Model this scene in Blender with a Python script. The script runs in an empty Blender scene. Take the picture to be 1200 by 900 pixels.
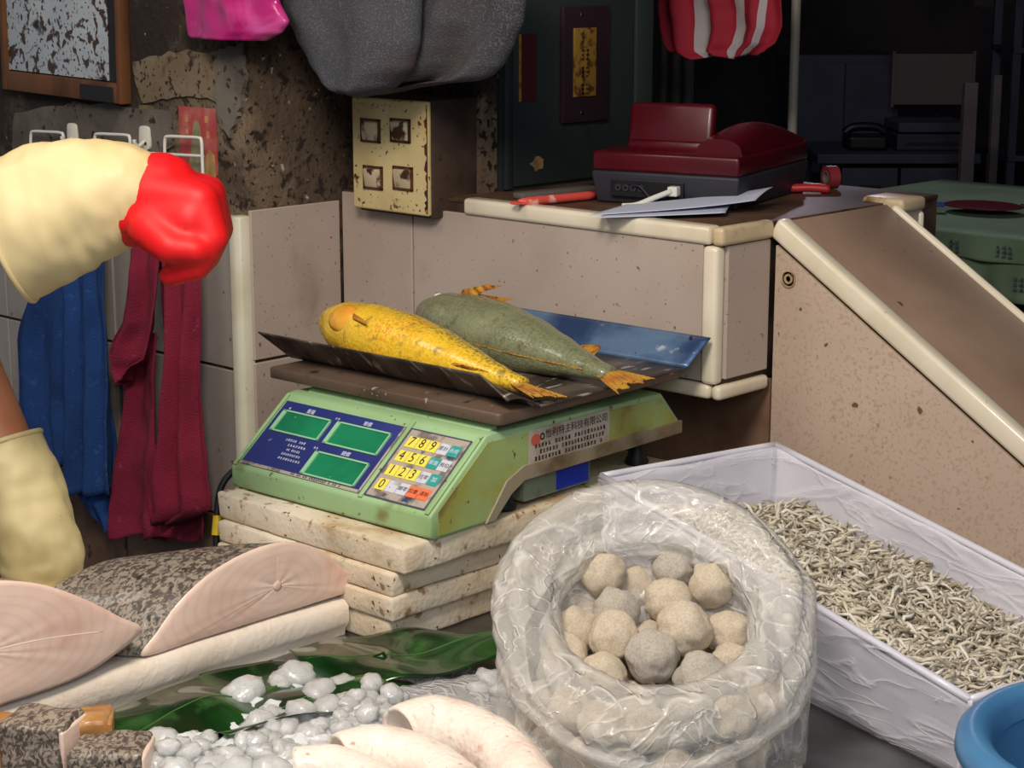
import bpy, bmesh, math, random
from mathutils import Vector as V, Matrix, noise
R = math.radians
random.seed(7)
scn = bpy.context.scene
COL = scn.collection

# ------------------------------------------------------------------ camera, world, light, exposure
CAM = V((0, 0, .715)); FPX = 2200.0
PITCH = math.atan(490 / FPX); YAW = R(46.5)
FW = V((-math.cos(YAW), math.sin(YAW), 0)); RT = V((math.sin(YAW), math.cos(YAW), 0)); UP = V((0, 0, 1))
VF = FW * math.cos(PITCH) - UP * math.sin(PITCH); VU = FW * math.sin(PITCH) + UP * math.cos(PITCH)
cd = bpy.data.cameras.new('camera'); cam = bpy.data.objects.new('camera', cd); COL.objects.link(cam)
cd.sensor_width = 36; cd.lens = 36 * FPX / 1200; cd.clip_start = .05
cam.matrix_world = Matrix((( RT.x, VU.x, -VF.x, CAM.x), (RT.y, VU.y, -VF.y, CAM.y), (RT.z, VU.z, -VF.z, CAM.z), (0, 0, 0, 1)))
scn.camera = cam
w = bpy.data.worlds.new('world'); scn.world = w; w.use_nodes = True
bg = w.node_tree.nodes['Background']; bg.inputs[0].default_value = (.75, .85, 1, 1); bg.inputs[1].default_value = .22
def area(name, loc, to, size, power, col, shape='DISK'):
    l = bpy.data.lights.new(name, 'AREA'); l.shape = shape; l.size = size; l.energy = power; l.color = col
    o = bpy.data.objects.new(name, l); COL.objects.link(o); o.location = loc
    o.rotation_euler = (V(to) - V(loc)).to_track_quat('-Z', 'Y').to_euler(); return o
area('stall_lamp_light', (-.92, .62, 1.32), (-1.30, 1.22, .0), .42, 19, (1, .88, .74))
area('tube_lamp_light', (-1.95, .75, 1.5), (-1.8, 1.3, .3), .5, 4.5, (1, .93, .82))
area('street_daylight', (.9, -.4, 1.7), (-1.3, 1.3, .1), 1.4, 24, (.95, .97, 1))
l = bpy.data.lights.new('back_room_bulb', 'POINT'); l.energy = 14; l.color = (.86, .80, 1); l.shadow_soft_size = .05
o = bpy.data.objects.new('back_room_bulb', l); COL.objects.link(o); o.location = (-3.0, 4.4, 1.45)
scn.view_settings.view_transform = 'Standard'; scn.view_settings.look = 'None'
scn.view_settings.exposure = 0.0; scn.view_settings.gamma = 1; scn.view_settings.use_curve_mapping = False
scn.cycles.transparent_max_bounces = 16

# ------------------------------------------------------------------ measuring helpers (real planes of the place)
def ray(x, y): return VF + RT * ((x - 600) / FPX) - VU * ((y - 450) / FPX)
def onz(x, y, z): d = ray(x, y); return CAM + d * ((z - CAM.z) / d.z)
def onx(x, y, c): d = ray(x, y); return CAM + d * ((c - CAM.x) / d.x)
def ony(x, y, c): d = ray(x, y); return CAM + d * ((c - CAM.y) / d.y)
def dep(x, y, d): return CAM + ray(x, y) * d

# ------------------------------------------------------------------ materials
def S(r, g, b):
    f = lambda c: (c / 255 / 12.92) if c / 255 <= .04045 else ((c / 255 + .055) / 1.055) ** 2.4
    return (f(r), f(g), f(b), 1)
MATS = {}
def mat(name, col, rough=.5, metal=0, var=None, spots=(), bump=(), trans=0, sss=0, coat=0, spec=.5, scale3=None, film=None, ior=1.45, extra=None, sheen=0):
    m = bpy.data.materials.new(name); m.use_nodes = True; nt = m.node_tree; N = nt.nodes; L = nt.links
    bs = N['Principled BSDF']; out = N['Material Output']
    tc = N.new('ShaderNodeTexCoord'); vec = tc.outputs['Object']
    if scale3:
        mp = N.new('ShaderNodeMapping'); mp.inputs['Scale'].default_value = scale3; L.new(vec, mp.inputs[0]); vec = mp.outputs[0]
    rgb = N.new('ShaderNodeRGB'); rgb.outputs[0].default_value = col; c = rgb.outputs[0]
    def noise_mask(sc, lo, hi, det=4, dist=0, kind='NOISE'):
        if kind == 'VORONOI':
            n = N.new('ShaderNodeTexVoronoi'); n.inputs['Scale'].default_value = sc; o = n.outputs['Distance']
        elif kind == 'WAVE':
            n = N.new('ShaderNodeTexWave'); n.inputs['Scale'].default_value = sc; n.inputs['Distortion'].default_value = dist; n.inputs['Detail'].default_value = det; o = n.outputs['Fac']
        elif kind in 'XYZ':
            n = N.new('ShaderNodeSeparateXYZ'); o = n.outputs[kind]
            L.new(tc.outputs['Object'], n.inputs[0])
            if dist:
                nn = N.new('ShaderNodeTexNoise'); nn.inputs['Scale'].default_value = sc; L.new(vec, nn.inputs[0])
                ma = N.new('ShaderNodeMath'); ma.operation = 'MULTIPLY_ADD'; L.new(nn.outputs['Fac'], ma.inputs[0]); ma.inputs[1].default_value = dist; L.new(o, ma.inputs[2]); o = ma.outputs[0]
        else:
            n = N.new('ShaderNodeTexNoise'); n.inputs['Scale'].default_value = sc; n.inputs['Detail'].default_value = det; n.inputs['Distortion'].default_value = dist; o = n.outputs['Fac']
        if kind not in 'XYZ': L.new(vec, n.inputs[0])
        mr = N.new('ShaderNodeMapRange'); mr.inputs[1].default_value = lo; mr.inputs[2].default_value = hi; L.new(o, mr.inputs[0]); mr.interpolation_type = 'SMOOTHSTEP'
        return mr.outputs[0]
    for s in ([var] if var else []) + list(spots):
        col2, sc, lo, hi = s[:4]
        mk = noise_mask(sc, lo, hi, *(s[4:]))
        mx = N.new('ShaderNodeMix'); mx.data_type = 'RGBA'; L.new(mk, mx.inputs['Factor']); L.new(c, mx.inputs['A']); mx.inputs['B'].default_value = col2; c = mx.outputs['Result']
    L.new(c, bs.inputs['Base Color'])
    bs.inputs['Roughness'].default_value = rough; bs.inputs['Metallic'].default_value = metal; bs.inputs['IOR'].default_value = ior
    bs.inputs['Transmission Weight'].default_value = trans; bs.inputs['Coat Weight'].default_value = coat; bs.inputs['Specular IOR Level'].default_value = spec
    bs.inputs['Sheen Weight'].default_value = sheen
    if sss:
        bs.inputs['Subsurface Weight'].default_value = sss; bs.inputs['Subsurface Radius'].default_value = (.02, .021, .022) if 'ice' in name else (.012, .006, .004); bs.inputs['Subsurface Scale'].default_value = 1
    prev = None
    for (kind, sc, st, dist) in bump:
        if kind == 'N':
            n = N.new('ShaderNodeTexNoise'); n.inputs['Scale'].default_value = sc; n.inputs['Detail'].default_value = 5; n.inputs['Distortion'].default_value = dist; o = n.outputs['Fac']
        elif kind == 'V':
            n = N.new('ShaderNodeTexVoronoi'); n.inputs['Scale'].default_value = sc; o = n.outputs['Distance']
        else:
            n = N.new('ShaderNodeTexWave'); n.inputs['Scale'].default_value = sc; n.inputs['Distortion'].default_value = dist; n.inputs['Detail'].default_value = 3
            if kind in ('WX', 'WY', 'WZ'): n.bands_direction = kind[1]
            o = n.outputs['Fac']
        L.new(vec, n.inputs[0])
        b = N.new('ShaderNodeBump'); b.inputs['Strength'].default_value = st; b.inputs['Distance'].default_value = .004
        L.new(o, b.inputs['Height'])
        if prev: L.new(prev, b.inputs['Normal'])
        prev = b.outputs[0]
    if prev: L.new(prev, bs.inputs['Normal'])
    if film is not None:                       # thin plastic sheet: clear where flat, white along creases and at grazing angles
        tr = N.new('ShaderNodeBsdfTransparent'); tr.inputs[0].default_value = (.97, .97, .97, 1)
        mx = N.new('ShaderNodeMixShader')
        def crease(sc, wd):
            n = N.new('ShaderNodeTexNoise'); n.inputs['Scale'].default_value = sc; n.inputs['Detail'].default_value = 2; n.inputs['Distortion'].default_value = 1.2; L.new(vec, n.inputs[0])
            a_ = N.new('ShaderNodeMath'); a_.operation = 'SUBTRACT'; L.new(n.outputs['Fac'], a_.inputs[0]); a_.inputs[1].default_value = .5
            b_ = N.new('ShaderNodeMath'); b_.operation = 'ABSOLUTE'; L.new(a_.outputs[0], b_.inputs[0])
            mr = N.new('ShaderNodeMapRange'); mr.inputs[1].default_value = 0; mr.inputs[2].default_value = wd; mr.inputs[3].default_value = 1; mr.inputs[4].default_value = 0; L.new(b_.outputs[0], mr.inputs[0]); return mr.outputs[0]
        cs = film[3] if len(film) > 3 else 9; ck = film[2] if len(film) > 2 else .34; c1, c2 = crease(cs, .03), crease(cs * 2.6, .035)
        m1 = N.new('ShaderNodeMath'); m1.operation = 'MAXIMUM'; L.new(c1, m1.inputs[0]); L.new(c2, m1.inputs[1])
        lw = N.new('ShaderNodeLayerWeight'); lw.inputs[0].default_value = .35
        m2 = N.new('ShaderNodeMath'); m2.operation = 'MULTIPLY_ADD'; L.new(lw.outputs['Facing'], m2.inputs[0]); m2.inputs[1].default_value = film[1] * .6; m2.inputs[2].default_value = film[0]
        m3 = N.new('ShaderNodeMath'); m3.operation = 'MULTIPLY_ADD'; m3.use_clamp = True; L.new(m1.outputs[0], m3.inputs[0]); m3.inputs[1].default_value = ck; L.new(m2.outputs[0], m3.inputs[2])
        L.new(m3.outputs[0], mx.inputs[0]); L.new(tr.outputs[0], mx.inputs[1]); L.new(bs.outputs[0], mx.inputs[2]); L.new(mx.outputs[0], out.inputs[0])
        bc = N.new('ShaderNodeBump'); bc.inputs['Strength'].default_value = min(1, ck * 1.8); bc.inputs['Distance'].default_value = .004; L.new(m1.outputs[0], bc.inputs['Height'])
        if prev: L.new(prev, bc.inputs['Normal'])
        L.new(bc.outputs[0], bs.inputs['Normal'])
    if extra: extra(nt, bs, vec, c)
    MATS[name] = m; return m

M = {}
grime = S(58, 38, 24)
M['tile'] = mat('beige_tile', S(186, 170, 158), .42, var=(S(172, 154, 142), 4, .35, .7), spots=[(S(150, 126, 106), 7, .58, .80, 8, .6), (S(124, 98, 78), 60, .685, .75, 4), (S(116, 92, 74), 170, .685, .73, 2)], bump=[('N', 60, .06, 0)])
M['tilegrey'] = mat('grey_beige_tile', S(168, 160, 154), .4, var=(S(146, 138, 132), 4, .35, .7), spots=[(S(128, 106, 88), 8, .60, .80, 8, .6), (S(112, 88, 68), 60, .67, .73, 3)], bump=[('N', 60, .05, 0)])
M['stonepanel'] = mat('speckled_tile', S(194, 174, 156), .45, var=(S(184, 163, 145), 4, .3, .7), spots=[(S(176, 154, 134), 210, .54, .64, 2), (S(160, 134, 112), 110, .64, .72, 3), (S(104, 80, 62), 46, .70, .735, 3)], bump=[('N', 120, .05, 0)])
M['trim'] = mat('cream_ceramic_trim', S(232, 222, 200), .22, var=(S(214, 200, 172), 9, .4, .75), spots=[(S(120, 84, 50), 26, .68, .8, 5)], coat=.3)
M['trimold'] = mat('stained_ceramic_trim', S(206, 184, 148), .35, var=(S(120, 84, 52), 30, .5, .72, 6), spots=[(S(70, 44, 26), 50, .66, .76, 4)])
M['grout'] = mat('dark_grout', S(54, 40, 32), .9, var=(S(92, 72, 56), 40, .4, .7))
M['counterbody'] = mat('counter_mortar', S(84, 62, 46), .85, var=(S(48, 32, 24), 14, .4, .65), bump=[('N', 90, .3, 0)])
M['plaster'] = mat('mouldy_plaster', S(128, 109, 87), .95, var=(S(84, 68, 54), 5, .40, .60, 8),
    spots=[(S(150, 138, 122), 3.6, .56, .70, 9, .5), (S(40, 30, 24), 2.6, .50, .64, 10, .7), (S(44, 33, 26), 46, .56, .66, 6, .3), (S(36, 27, 21), 130, .58, .66, 4), (S(170, 158, 142), 75, .67, .73, 4)], bump=[('N', 16, .9, .4), ('N', 90, .9, 0)])
M['plasterdark'] = mat('sooty_plaster', S(96, 78, 62), .95, var=(S(40, 30, 24), 5, .36, .6, 8), spots=[(S(150, 134, 114), 9, .56, .68, 8, .5), (S(20, 15, 12), 90, .52, .6, 5)], bump=[('N', 14, .8, .4), ('N', 90, .7, 0)])
M['floor'] = mat('wet_concrete', S(96, 82, 70), .45, var=(S(66, 54, 46), 5, .35, .7), bump=[('N', 40, .2, 0)])
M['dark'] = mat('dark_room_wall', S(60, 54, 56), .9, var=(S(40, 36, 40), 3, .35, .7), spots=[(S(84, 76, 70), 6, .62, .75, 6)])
M['ceil'] = mat('ceiling_boards', S(70, 64, 60), .9)
M['steel'] = mat('worn_steel', S(150, 150, 150), .35, 1, var=(S(110, 108, 104), 8, .4, .7), bump=[('N', 60, .05, 0)])
M['foam'] = mat('old_white_foam', S(226, 214, 194), .8, var=(S(210, 192, 162), 5, .38, .66), spots=[(S(186, 158, 120), 12, .52, .72, 9, .3), (S(150, 116, 78), 50, .60, .72, 6), (S(100, 72, 46), 150, .65, .71, 3)], bump=[('V', 170, .15, 0), ('N', 40, .3, 0)])
M['foamclean'] = mat('film_wrapped_foam', S(240, 230, 216), .25, var=(S(230, 214, 196), 8, .4, .7), spots=[(S(196, 168, 138), 22, .62, .78, 5)], bump=[('N', 9, .5, 2), ('N', 34, .35, 2.5)], coat=.6)
M['green'] = mat('mint_green_plastic', S(156, 190, 140), .45, var=(S(142, 174, 118), 9, .4, .7), spots=[(S(128, 130, 84), 18, .6, .76, 7), (S(104, 88, 52), 60, .67, .73, 5), (S(76, 58, 34), 150, .68, .72, 4)], bump=[('N', 90, .05, 0)])
M['greenside'] = mat('stained_green_plastic', S(154, 176, 108), .45, var=(S(156, 156, 72), 11, .40, .60, 6), spots=[(S(124, 102, 58), 14, .56, .72, 8, .4), (S(80, 60, 34), 70, .65, .72, 5)], bump=[('N', 70, .12, 0)])
M['skirt'] = mat('dirty_beige_plastic', S(152, 140, 116), .5, var=(S(108, 88, 62), 16, .42, .66, 6), spots=[(S(60, 42, 26), 60, .66, .76, 4)])
M['navy'] = mat('navy_panel_film', S(36, 46, 112), .35, var=(S(48, 58, 130), 8, .4, .7), spots=[(S(176, 170, 168), 46, .69, .74, 6, .6), (S(120, 140, 104), 9, .68, .76, 7, .8)])
M['lcd'] = mat('green_display', S(24, 128, 86), .18, var=(S(12, 104, 70), 14, .4, .7), spots=[(S(120, 190, 150), 130, .72, .78, 2)])
M['bezel'] = mat('pale_green_bezel', S(148, 200, 158), .3)
M['keypad'] = mat('worn_keypad_film', S(176, 164, 150), .4, var=(S(120, 110, 104), 60, .5, .66, 5), spots=[(S(60, 62, 90), 40, .6, .7, 5)])
M['kyellow'] = mat('key_yellow', S(240, 226, 84), .4, var=(S(226, 206, 110), 90, .5, .7))
M['kwhite'] = mat('key_white', S(206, 208, 220), .4, var=(S(170, 168, 170), 90, .5, .7))
M['kteal'] = mat('key_teal', S(40, 156, 150), .4, var=(S(90, 170, 160), 90, .55, .75))
M['korange'] = mat('key_orange', S(240, 116, 70), .4, var=(S(200, 150, 120), 90, .58, .75))
M['ink'] = mat('black_ink', S(30, 28, 26), .6)
M['inkblue'] = mat('blue_grey_ink', S(70, 74, 104), .6)
M['inkwhite'] = mat('white_ink', S(206, 210, 226), .5)
M['inkred'] = mat('red_ink', S(196, 84, 66), .5)
M['sticker'] = mat('silver_sticker', S(186, 176, 164), .45, var=(S(164, 148, 132), 30, .4, .7), spots=[(S(140, 116, 70), 30, .66, .76, 4)])
M['bluesticker'] = mat('blue_sticker', S(20, 58, 190), .4)
M['plate'] = mat('brown_rusty_plate', S(104, 86, 72), .5, .2, var=(S(80, 64, 52), 9, .4, .62, 5), spots=[(S(176, 164, 150), 70, .68, .72, 4), (S(60, 45, 35), 40, .63, .72, 4)], bump=[('N', 50, .1, 0)], scale3=(1, .5, 1))
M['pan'] = mat('scratched_dark_steel', S(110, 98, 88), .42, .3, var=(S(64, 54, 47), 12, .40, .62, 6, .5), spots=[(S(180, 172, 162), 55, .58, .70, 6, .3)], bump=[('N', 60, .2, 0)], scale3=(1.6, .5, .5))
M['pansky'] = mat('sky_reflection_steel', S(120, 150, 186), .3, .55, var=(S(62, 86, 128), 11, .4, .64, 6), spots=[(S(210, 222, 232), 36, .66, .75, 5), (S(60, 46, 40), 90, .7, .76, 3)], bump=[('N', 60, .12, 0)])  # back flange steel: bright blue of the reflected sky is put into its colour
M['black'] = mat('black_rubber', S(22, 21, 22), .5)
M['pipe'] = mat('cream_painted_pipe', S(216, 210, 188), .35, var=(S(196, 190, 160), 10, .4, .7), spots=[(S(150, 124, 50), 20, .7, .78, 4), (S(110, 70, 40), 60, .7, .77, 4)])
M['cream'] = mat('cream_rubber', S(210, 192, 145), .5, var=(S(198, 174, 124), 6, .4, .7), sss=.05, bump=[('N', 26, .05, 0)], spec=.3)
M['creamold'] = mat('soiled_cream_rubber', S(212, 196, 146), .5, var=(S(176, 158, 108), 9, .45, .7), spots=[(S(70, 56, 40), 70, .72, .77, 3)])
M['red'] = mat('red_rubber', S(214, 24, 28), .5, var=(S(196, 16, 22), 8, .4, .7), bump=[('N', 40, .06, 0)], spec=.35)
M['skin'] = mat('tan_skin', S(186, 124, 88), .5, sss=.1, var=(S(172, 108, 76), 14, .4, .7))
M['shirt'] = mat('dark_shirt_cloth', S(52, 58, 74), .9)
M['trouser'] = mat('black_trouser_cloth', S(34, 34, 38), .9)
M['hair'] = mat('black_hair', S(24, 20, 18), .5)
M['eye'] = mat('eye_white', S(230, 226, 220), .3)
M['blue'] = mat('blue_towelling', S(30, 68, 128), .95, var=(S(22, 54, 106), 12, .4, .7), spots=[(S(48, 88, 144), 70, .6, .75, 3)], bump=[('N', 420, .6, 0)])
M['maroon'] = mat('crimson_towelling', S(138, 32, 58), .95, var=(S(112, 24, 46), 9, .4, .7), spots=[(S(156, 62, 84), 60, .62, .8, 3)], bump=[('N', 420, .6, 0)])
M['wood'] = mat('brown_frame_wood', S(112, 70, 38), .6, var=(S(78, 46, 26), 14, .4, .7, 5), spots=[(S(40, 24, 16), 60, .66, .76, 4)], scale3=(1, 1, .3))
M['board'] = mat('mould_spotted_board', S(168, 174, 180), .4, var=(S(190, 194, 196), 6, .4, .7), spots=[(S(70, 50, 34), 62, .545, .60, 4, .4), (S(40, 28, 20), 14, .62, .67, 8, .4), (S(50, 38, 30), 150, .6, .66, 2)])
M['blacktape'] = mat('black_backing', S(30, 26, 26), .5, spots=[(S(120, 110, 100), 80, .72, .78, 3)])
M['whitewire'] = mat('white_coated_wire', S(226, 224, 214), .4, spots=[(S(140, 110, 80), 60, .68, .78, 3)])
M['hookpad'] = mat('white_hook_plastic', S(222, 218, 204), .35, spots=[(S(120, 100, 80), 50, .7, .78, 3)])
M['adhesive'] = mat('yellowed_adhesive_pad', S(120, 104, 66), .4, var=(S(86, 74, 48), 30, .4, .7))
M['card'] = mat('red_print_card', S(172, 70, 66), .5, var=(S(186, 112, 104), 26, .45, .7, 4))
M['cardgold'] = mat('faded_gold_print', S(206, 150, 96), .45, var=(S(180, 110, 90), 40, .4, .7))
M['cardgreen'] = mat('faded_green_print', S(150, 140, 104), .45, var=(S(110, 112, 84), 40, .4, .7))
M['tan'] = mat('torn_tan_paper', S(182, 150, 96), .6, var=(S(150, 112, 66), 30, .4, .7))
M['pink'] = mat('pink_plastic_film', S(186, 36, 116), .25, var=(S(206, 84, 152), 14, .45, .7, 5, 1), bump=[('N', 24, .5, 1)], coat=.3)
def knit(nt, bs, vec, c): pass
M['greycloth'] = mat('grey_mesh_cloth', S(70, 71, 77), .95, var=(S(54, 53, 57), 6, .4, .7), spots=[(S(88, 89, 95), 420, .5, .66, 1), (S(76, 62, 50), 4, .54, .68, 5)], bump=[('N', 420, .5, 0)])
M['swcream'] = mat('aged_cream_switch_plate', S(216, 196, 142), .4, var=(S(198, 176, 120), 14, .4, .7), spots=[(S(96, 56, 26), 48, .64, .70, 5), (S(84, 46, 20), 150, .64, .69, 3)])
M['rust'] = mat('rusty_brown', S(92, 48, 24), .8, var=(S(48, 26, 16), 40, .4, .66), spots=[(S(170, 130, 80), 60, .64, .74, 4)])
M['swkey'] = mat('grimy_switch_rocker', S(196, 180, 148), .4, var=(S(70, 42, 26), 55, .5, .62, 4))
M['swbox'] = mat('grimy_brown_box', S(72, 54, 42), .8, var=(S(44, 32, 26), 12, .4, .66, 6), spots=[(S(20, 14, 12), 50, .64, .74, 4)], bump=[('N', 60, .2, 0)])
M['dkgreen'] = mat('dark_green_paint', S(46, 56, 54), .5, var=(S(34, 42, 42), 6, .4, .7), spots=[(S(90, 92, 84), 34, .72, .77, 4), (S(30, 24, 20), 20, .64, .76, 6)])
M['chip'] = mat('bare_paint_chip', S(142, 112, 78), .8, var=(S(104, 76, 48), 60, .4, .7))
M['plaque'] = mat('dark_plum_plaque', S(46, 32, 38), .35)
M['brass'] = mat('worn_brass', S(190, 144, 66), .45, .5, var=(S(110, 76, 36), 70, .48, .64, 5))
M['brassdark'] = mat('dark_engraving', S(60, 40, 22), .7)
M['maroonplastic'] = mat('maroon_plastic', S(80, 8, 22), .32, var=(S(66, 6, 18), 6, .4, .7), coat=.1)
M['greyplastic'] = mat('slate_grey_plastic', S(46, 46, 55), .5, var=(S(38, 38, 46), 8, .4, .7))
M['blackplastic'] = mat('black_plastic', S(24, 24, 28), .4)
M['cablewhite'] = mat('white_cable', S(214, 212, 204), .4)
M['paper'] = mat('white_paper', S(196, 200, 218), .7, var=(S(180, 186, 208), 6, .4, .7))
M['redtube'] = mat('red_printed_wrapper', S(220, 84, 74), .35, var=(S(236, 170, 160), 60, .55, .68, 3))
M['darktube'] = mat('dull_grey_rod', S(104, 98, 90), .5)
def stripes(nt, bs, vec, c):
    N = nt.nodes; L = nt.links
    at = N.new('ShaderNodeAttribute'); at.attribute_name = 'stripe'
    mr = N.new('ShaderNodeMapRange'); mr.inputs[1].default_value = .45; mr.inputs[2].default_value = .55; L.new(at.outputs['Fac'], mr.inputs[0])
    mx = N.new('ShaderNodeMix'); mx.data_type = 'RGBA'; mx.inputs['A'].default_value = S(172, 164, 166); mx.inputs['B'].default_value = S(150, 24, 44); L.new(mr.outputs[0], mx.inputs['Factor']); L.new(mx.outputs['Result'], bs.inputs['Base Color'])
M['stripe'] = mat('red_white_striped_cloth', S(200, 60, 70), .8, extra=stripes)
M['greycloth2'] = mat('pale_green_tablecloth', S(150, 176, 140), .6, var=(S(134, 160, 126), 5, .4, .7))
M['clothprint'] = mat('dark_cloth_print', S(110, 126, 130), .6)
M['fishskin'] = mat('mottled_grey_fish_skin', S(152, 140, 126), .38, var=(S(82, 73, 66), 230, .42, .58, 2, .8), spots=[(S(104, 92, 80), 9, .5, .7, 4), (S(48, 43, 40), 140, .60, .70, 2, .6)], bump=[('N', 190, .25, 1)], scale3=(1, .6, .8), coat=.25)
def flesh_extra(nt, bs, vec, c):
    N = nt.nodes; L = nt.links                       # growth rings of the muscle around the spine, and the cross of membranes
    w_ = N.new('ShaderNodeTexWave'); w_.wave_type = 'RINGS'; w_.rings_direction = 'X'; w_.inputs['Scale'].default_value = 38; w_.inputs['Distortion'].default_value = 3; w_.inputs['Detail Scale'].default_value = 1.2
    mp = N.new('ShaderNodeMapping'); mp.inputs['Scale'].default_value = (1, .55, 1); mp.inputs['Location'].default_value = (0, 0, -.045); L.new(vec, mp.inputs[0]); L.new(mp.outputs[0], w_.inputs[0])
    sp = N.new('ShaderNodeSeparateXYZ'); L.new(vec, sp.inputs[0])
    mx = N.new('ShaderNodeMix'); mx.data_type = 'RGBA'; mx.blend_type = 'MULTIPLY'
    mr = N.new('ShaderNodeMapRange'); mr.inputs[1].default_value = 0; mr.inputs[2].default_value = .5; mr.inputs[3].default_value = .10; mr.inputs[4].default_value = 0; L.new(w_.outputs['Fac'], mr.inputs[0])
    L.new(mr.outputs[0], mx.inputs['Factor']); L.new(c, mx.inputs['A']); mx.inputs['B'].default_value = S(200, 150, 136)
    L.new(mx.outputs['Result'], bs.inputs['Base Color'])
M['flesh'] = mat('pale_pink_fish_flesh', S(236, 209, 193), .38, var=(S(226, 192, 175), 8, .4, .7, 6), spots=[(S(212, 166, 150), 16, .62, .8, 7, .4)], sss=.08, bump=[('N', 60, .12, 0), ('N', 14, .2, .5)], coat=.2, extra=flesh_extra)
M['membrane'] = mat('white_membrane', S(240, 222, 206), .4)
M['spine'] = mat('spine_bone', S(226, 196, 176), .4, var=(S(150, 84, 70), 120, .55, .7))
M['chunkflesh'] = mat('amber_fish_chunk', S(170, 120, 66), .4, var=(S(200, 160, 110), 40, .42, .66, 5), coat=.3)
M['squid'] = mat('cream_squid_flesh', S(244, 232, 220), .42, var=(S(236, 216, 203), 26, .42, .66, 6), spots=[(S(222, 192, 178), 50, .58, .76, 7, .5), (S(204, 168, 154), 170, .66, .74, 3)], sss=.1, bump=[('N', 120, .35, 0), ('V', 160, .2, 0)], coat=.15)
M['leaf'] = mat('wet_green_leaf', S(26, 72, 24), .22, var=(S(12, 40, 13), 9, .4, .62), spots=[(S(52, 92, 44), 16, .58, .76, 6, .6)], bump=[('N', 14, .3, 0)], coat=.6)
M['ice'] = mat('crushed_ice', S(246, 249, 250), .10, trans=.35, ior=1.31, spec=1, sss=.9, coat=.8, var=(S(230, 237, 240), 2, .4, .7), bump=[('N', 4, .5, .8)])
M['film'] = mat('clear_wrinkled_film', S(244, 244, 248), .12, film=(.08, .35, .26, 3), scale3=(.8, .8, 3), bump=[('N', 6, .8, 2), ('N', 20, .4, 1.5)])
M['sheet'] = mat('cloudy_plastic_sheet', S(214, 212, 212), .2, film=(.45, .4), bump=[('N', 12, .8, 1.5), ('N', 40, .3, 1)])
M['bag'] = mat('clear_bag_plastic', S(244, 241, 235), .12, film=(.12, .42, .22, 8), spec=.8, bump=[('N', 12, .7, 2.2), ('N', 36, .45, 1.5)])
M['cuff'] = mat('layered_bag_plastic', S(244, 241, 235), .12, film=(.24, .46, .24, 8), spec=.8, bump=[('N', 12, .8, 2.2), ('N', 36, .5, 1.5)])
M['ball'] = mat('beige_fish_paste', S(238, 224, 203), .6, var=(S(222, 203, 176), 10, .38, .66, 5), spots=[(S(160, 136, 108), 60, .66, .76, 5), (S(206, 190, 164), 30, .55, .7, 5)], bump=[('N', 45, .7, 0)])
M['ballgrey'] = mat('grey_beige_fish_paste', S(214, 205, 192), .6, var=(S(194, 184, 170), 10, .38, .66, 5), spots=[(S(140, 124, 106), 60, .66, .76, 5)], bump=[('N', 45, .7, 0)])
M['carton'] = mat('white_lavender_box', S(222, 220, 230), .3, var=(S(208, 206, 220), 7, .4, .7), bump=[('N', 8, .4, 1)], coat=.4)
M['bait'] = mat('dried_whitebait', S(212, 202, 182), .5, var=(S(184, 174, 154), 90, .4, .7))
M['bait2'] = mat('pale_whitebait', S(226, 220, 208), .5, var=(S(202, 195, 180), 90, .4, .7))
M['bait3'] = mat('greyish_whitebait', S(172, 161, 142), .55, var=(S(138, 128, 108), 90, .4, .7))
M['basin'] = mat('blue_basin_plastic', S(72, 124, 168), .35, var=(S(60, 108, 154), 8, .4, .7))
M['water'] = mat('dark_water', S(30, 50, 90), .08, bump=[('N', 30, .2, 1)])
M['tape'] = mat('yellow_tape', S(214, 182, 30), .4)
M['deskgrey'] = mat('dusty_blue_grey_metal', S(58, 62, 76), .6, var=(S(46, 50, 62), 5, .4, .7))
M['postgrey'] = mat('grey_brown_post', S(96, 88, 86), .7, var=(S(78, 70, 70), 6, .4, .7))
M['bagblue'] = mat('blue_printed_sack', S(60, 90, 180), .5)
M['bagwhite'] = mat('white_woven_sack', S(170, 170, 170), .6, var=(S(130, 132, 136), 10, .4, .7))

# ------------------------------------------------------------------ geometry helpers
def link(name, me, m=None, parent=None, loc=None, smooth=None, rot=None):
    o = bpy.data.objects.new(name, me); COL.objects.link(o)
    if m is not None and not me.materials:
        for k in (m if isinstance(m, (list, tuple)) else [m]): me.materials.append(M[k] if isinstance(k, str) else k)
    if smooth is not None: shade(me, smooth)
    if parent: o.parent = parent
    if loc is not None: o.location = loc
    if rot is not None: o.rotation_euler = rot
    return o
def shade(me, ang):
    me.polygons.foreach_set('use_smooth', [True] * len(me.polygons))
    if ang < 180: me.set_sharp_from_angle(angle=R(ang))
def pyd(vs, fs, name='m'):
    me = bpy.data.meshes.new(name); me.from_pydata([tuple(v) for v in vs], [], fs); me.update(); return me
def fixn(me):
    b = bmesh.new(); b.from_mesh(me); bmesh.ops.remove_doubles(b, verts=b.verts, dist=1e-6); bmesh.ops.recalc_face_normals(b, faces=b.faces); b.to_mesh(me); b.free(); return me
def box(x0, x1, y0, y1, z0, z1, bev=0, seg=2):
    b = bmesh.new(); bmesh.ops.create_cube(b, size=1)
    for v in b.verts: v.co = V((x0 + (v.co.x + .5) * (x1 - x0), y0 + (v.co.y + .5) * (y1 - y0), z0 + (v.co.z + .5) * (z1 - z0)))
    if bev: bmesh.ops.bevel(b, geom=b.edges[:], offset=bev, segments=seg, affect='EDGES', profile=.5)
    me = bpy.data.meshes.new('box'); b.to_mesh(me); b.free(); return me
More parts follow.
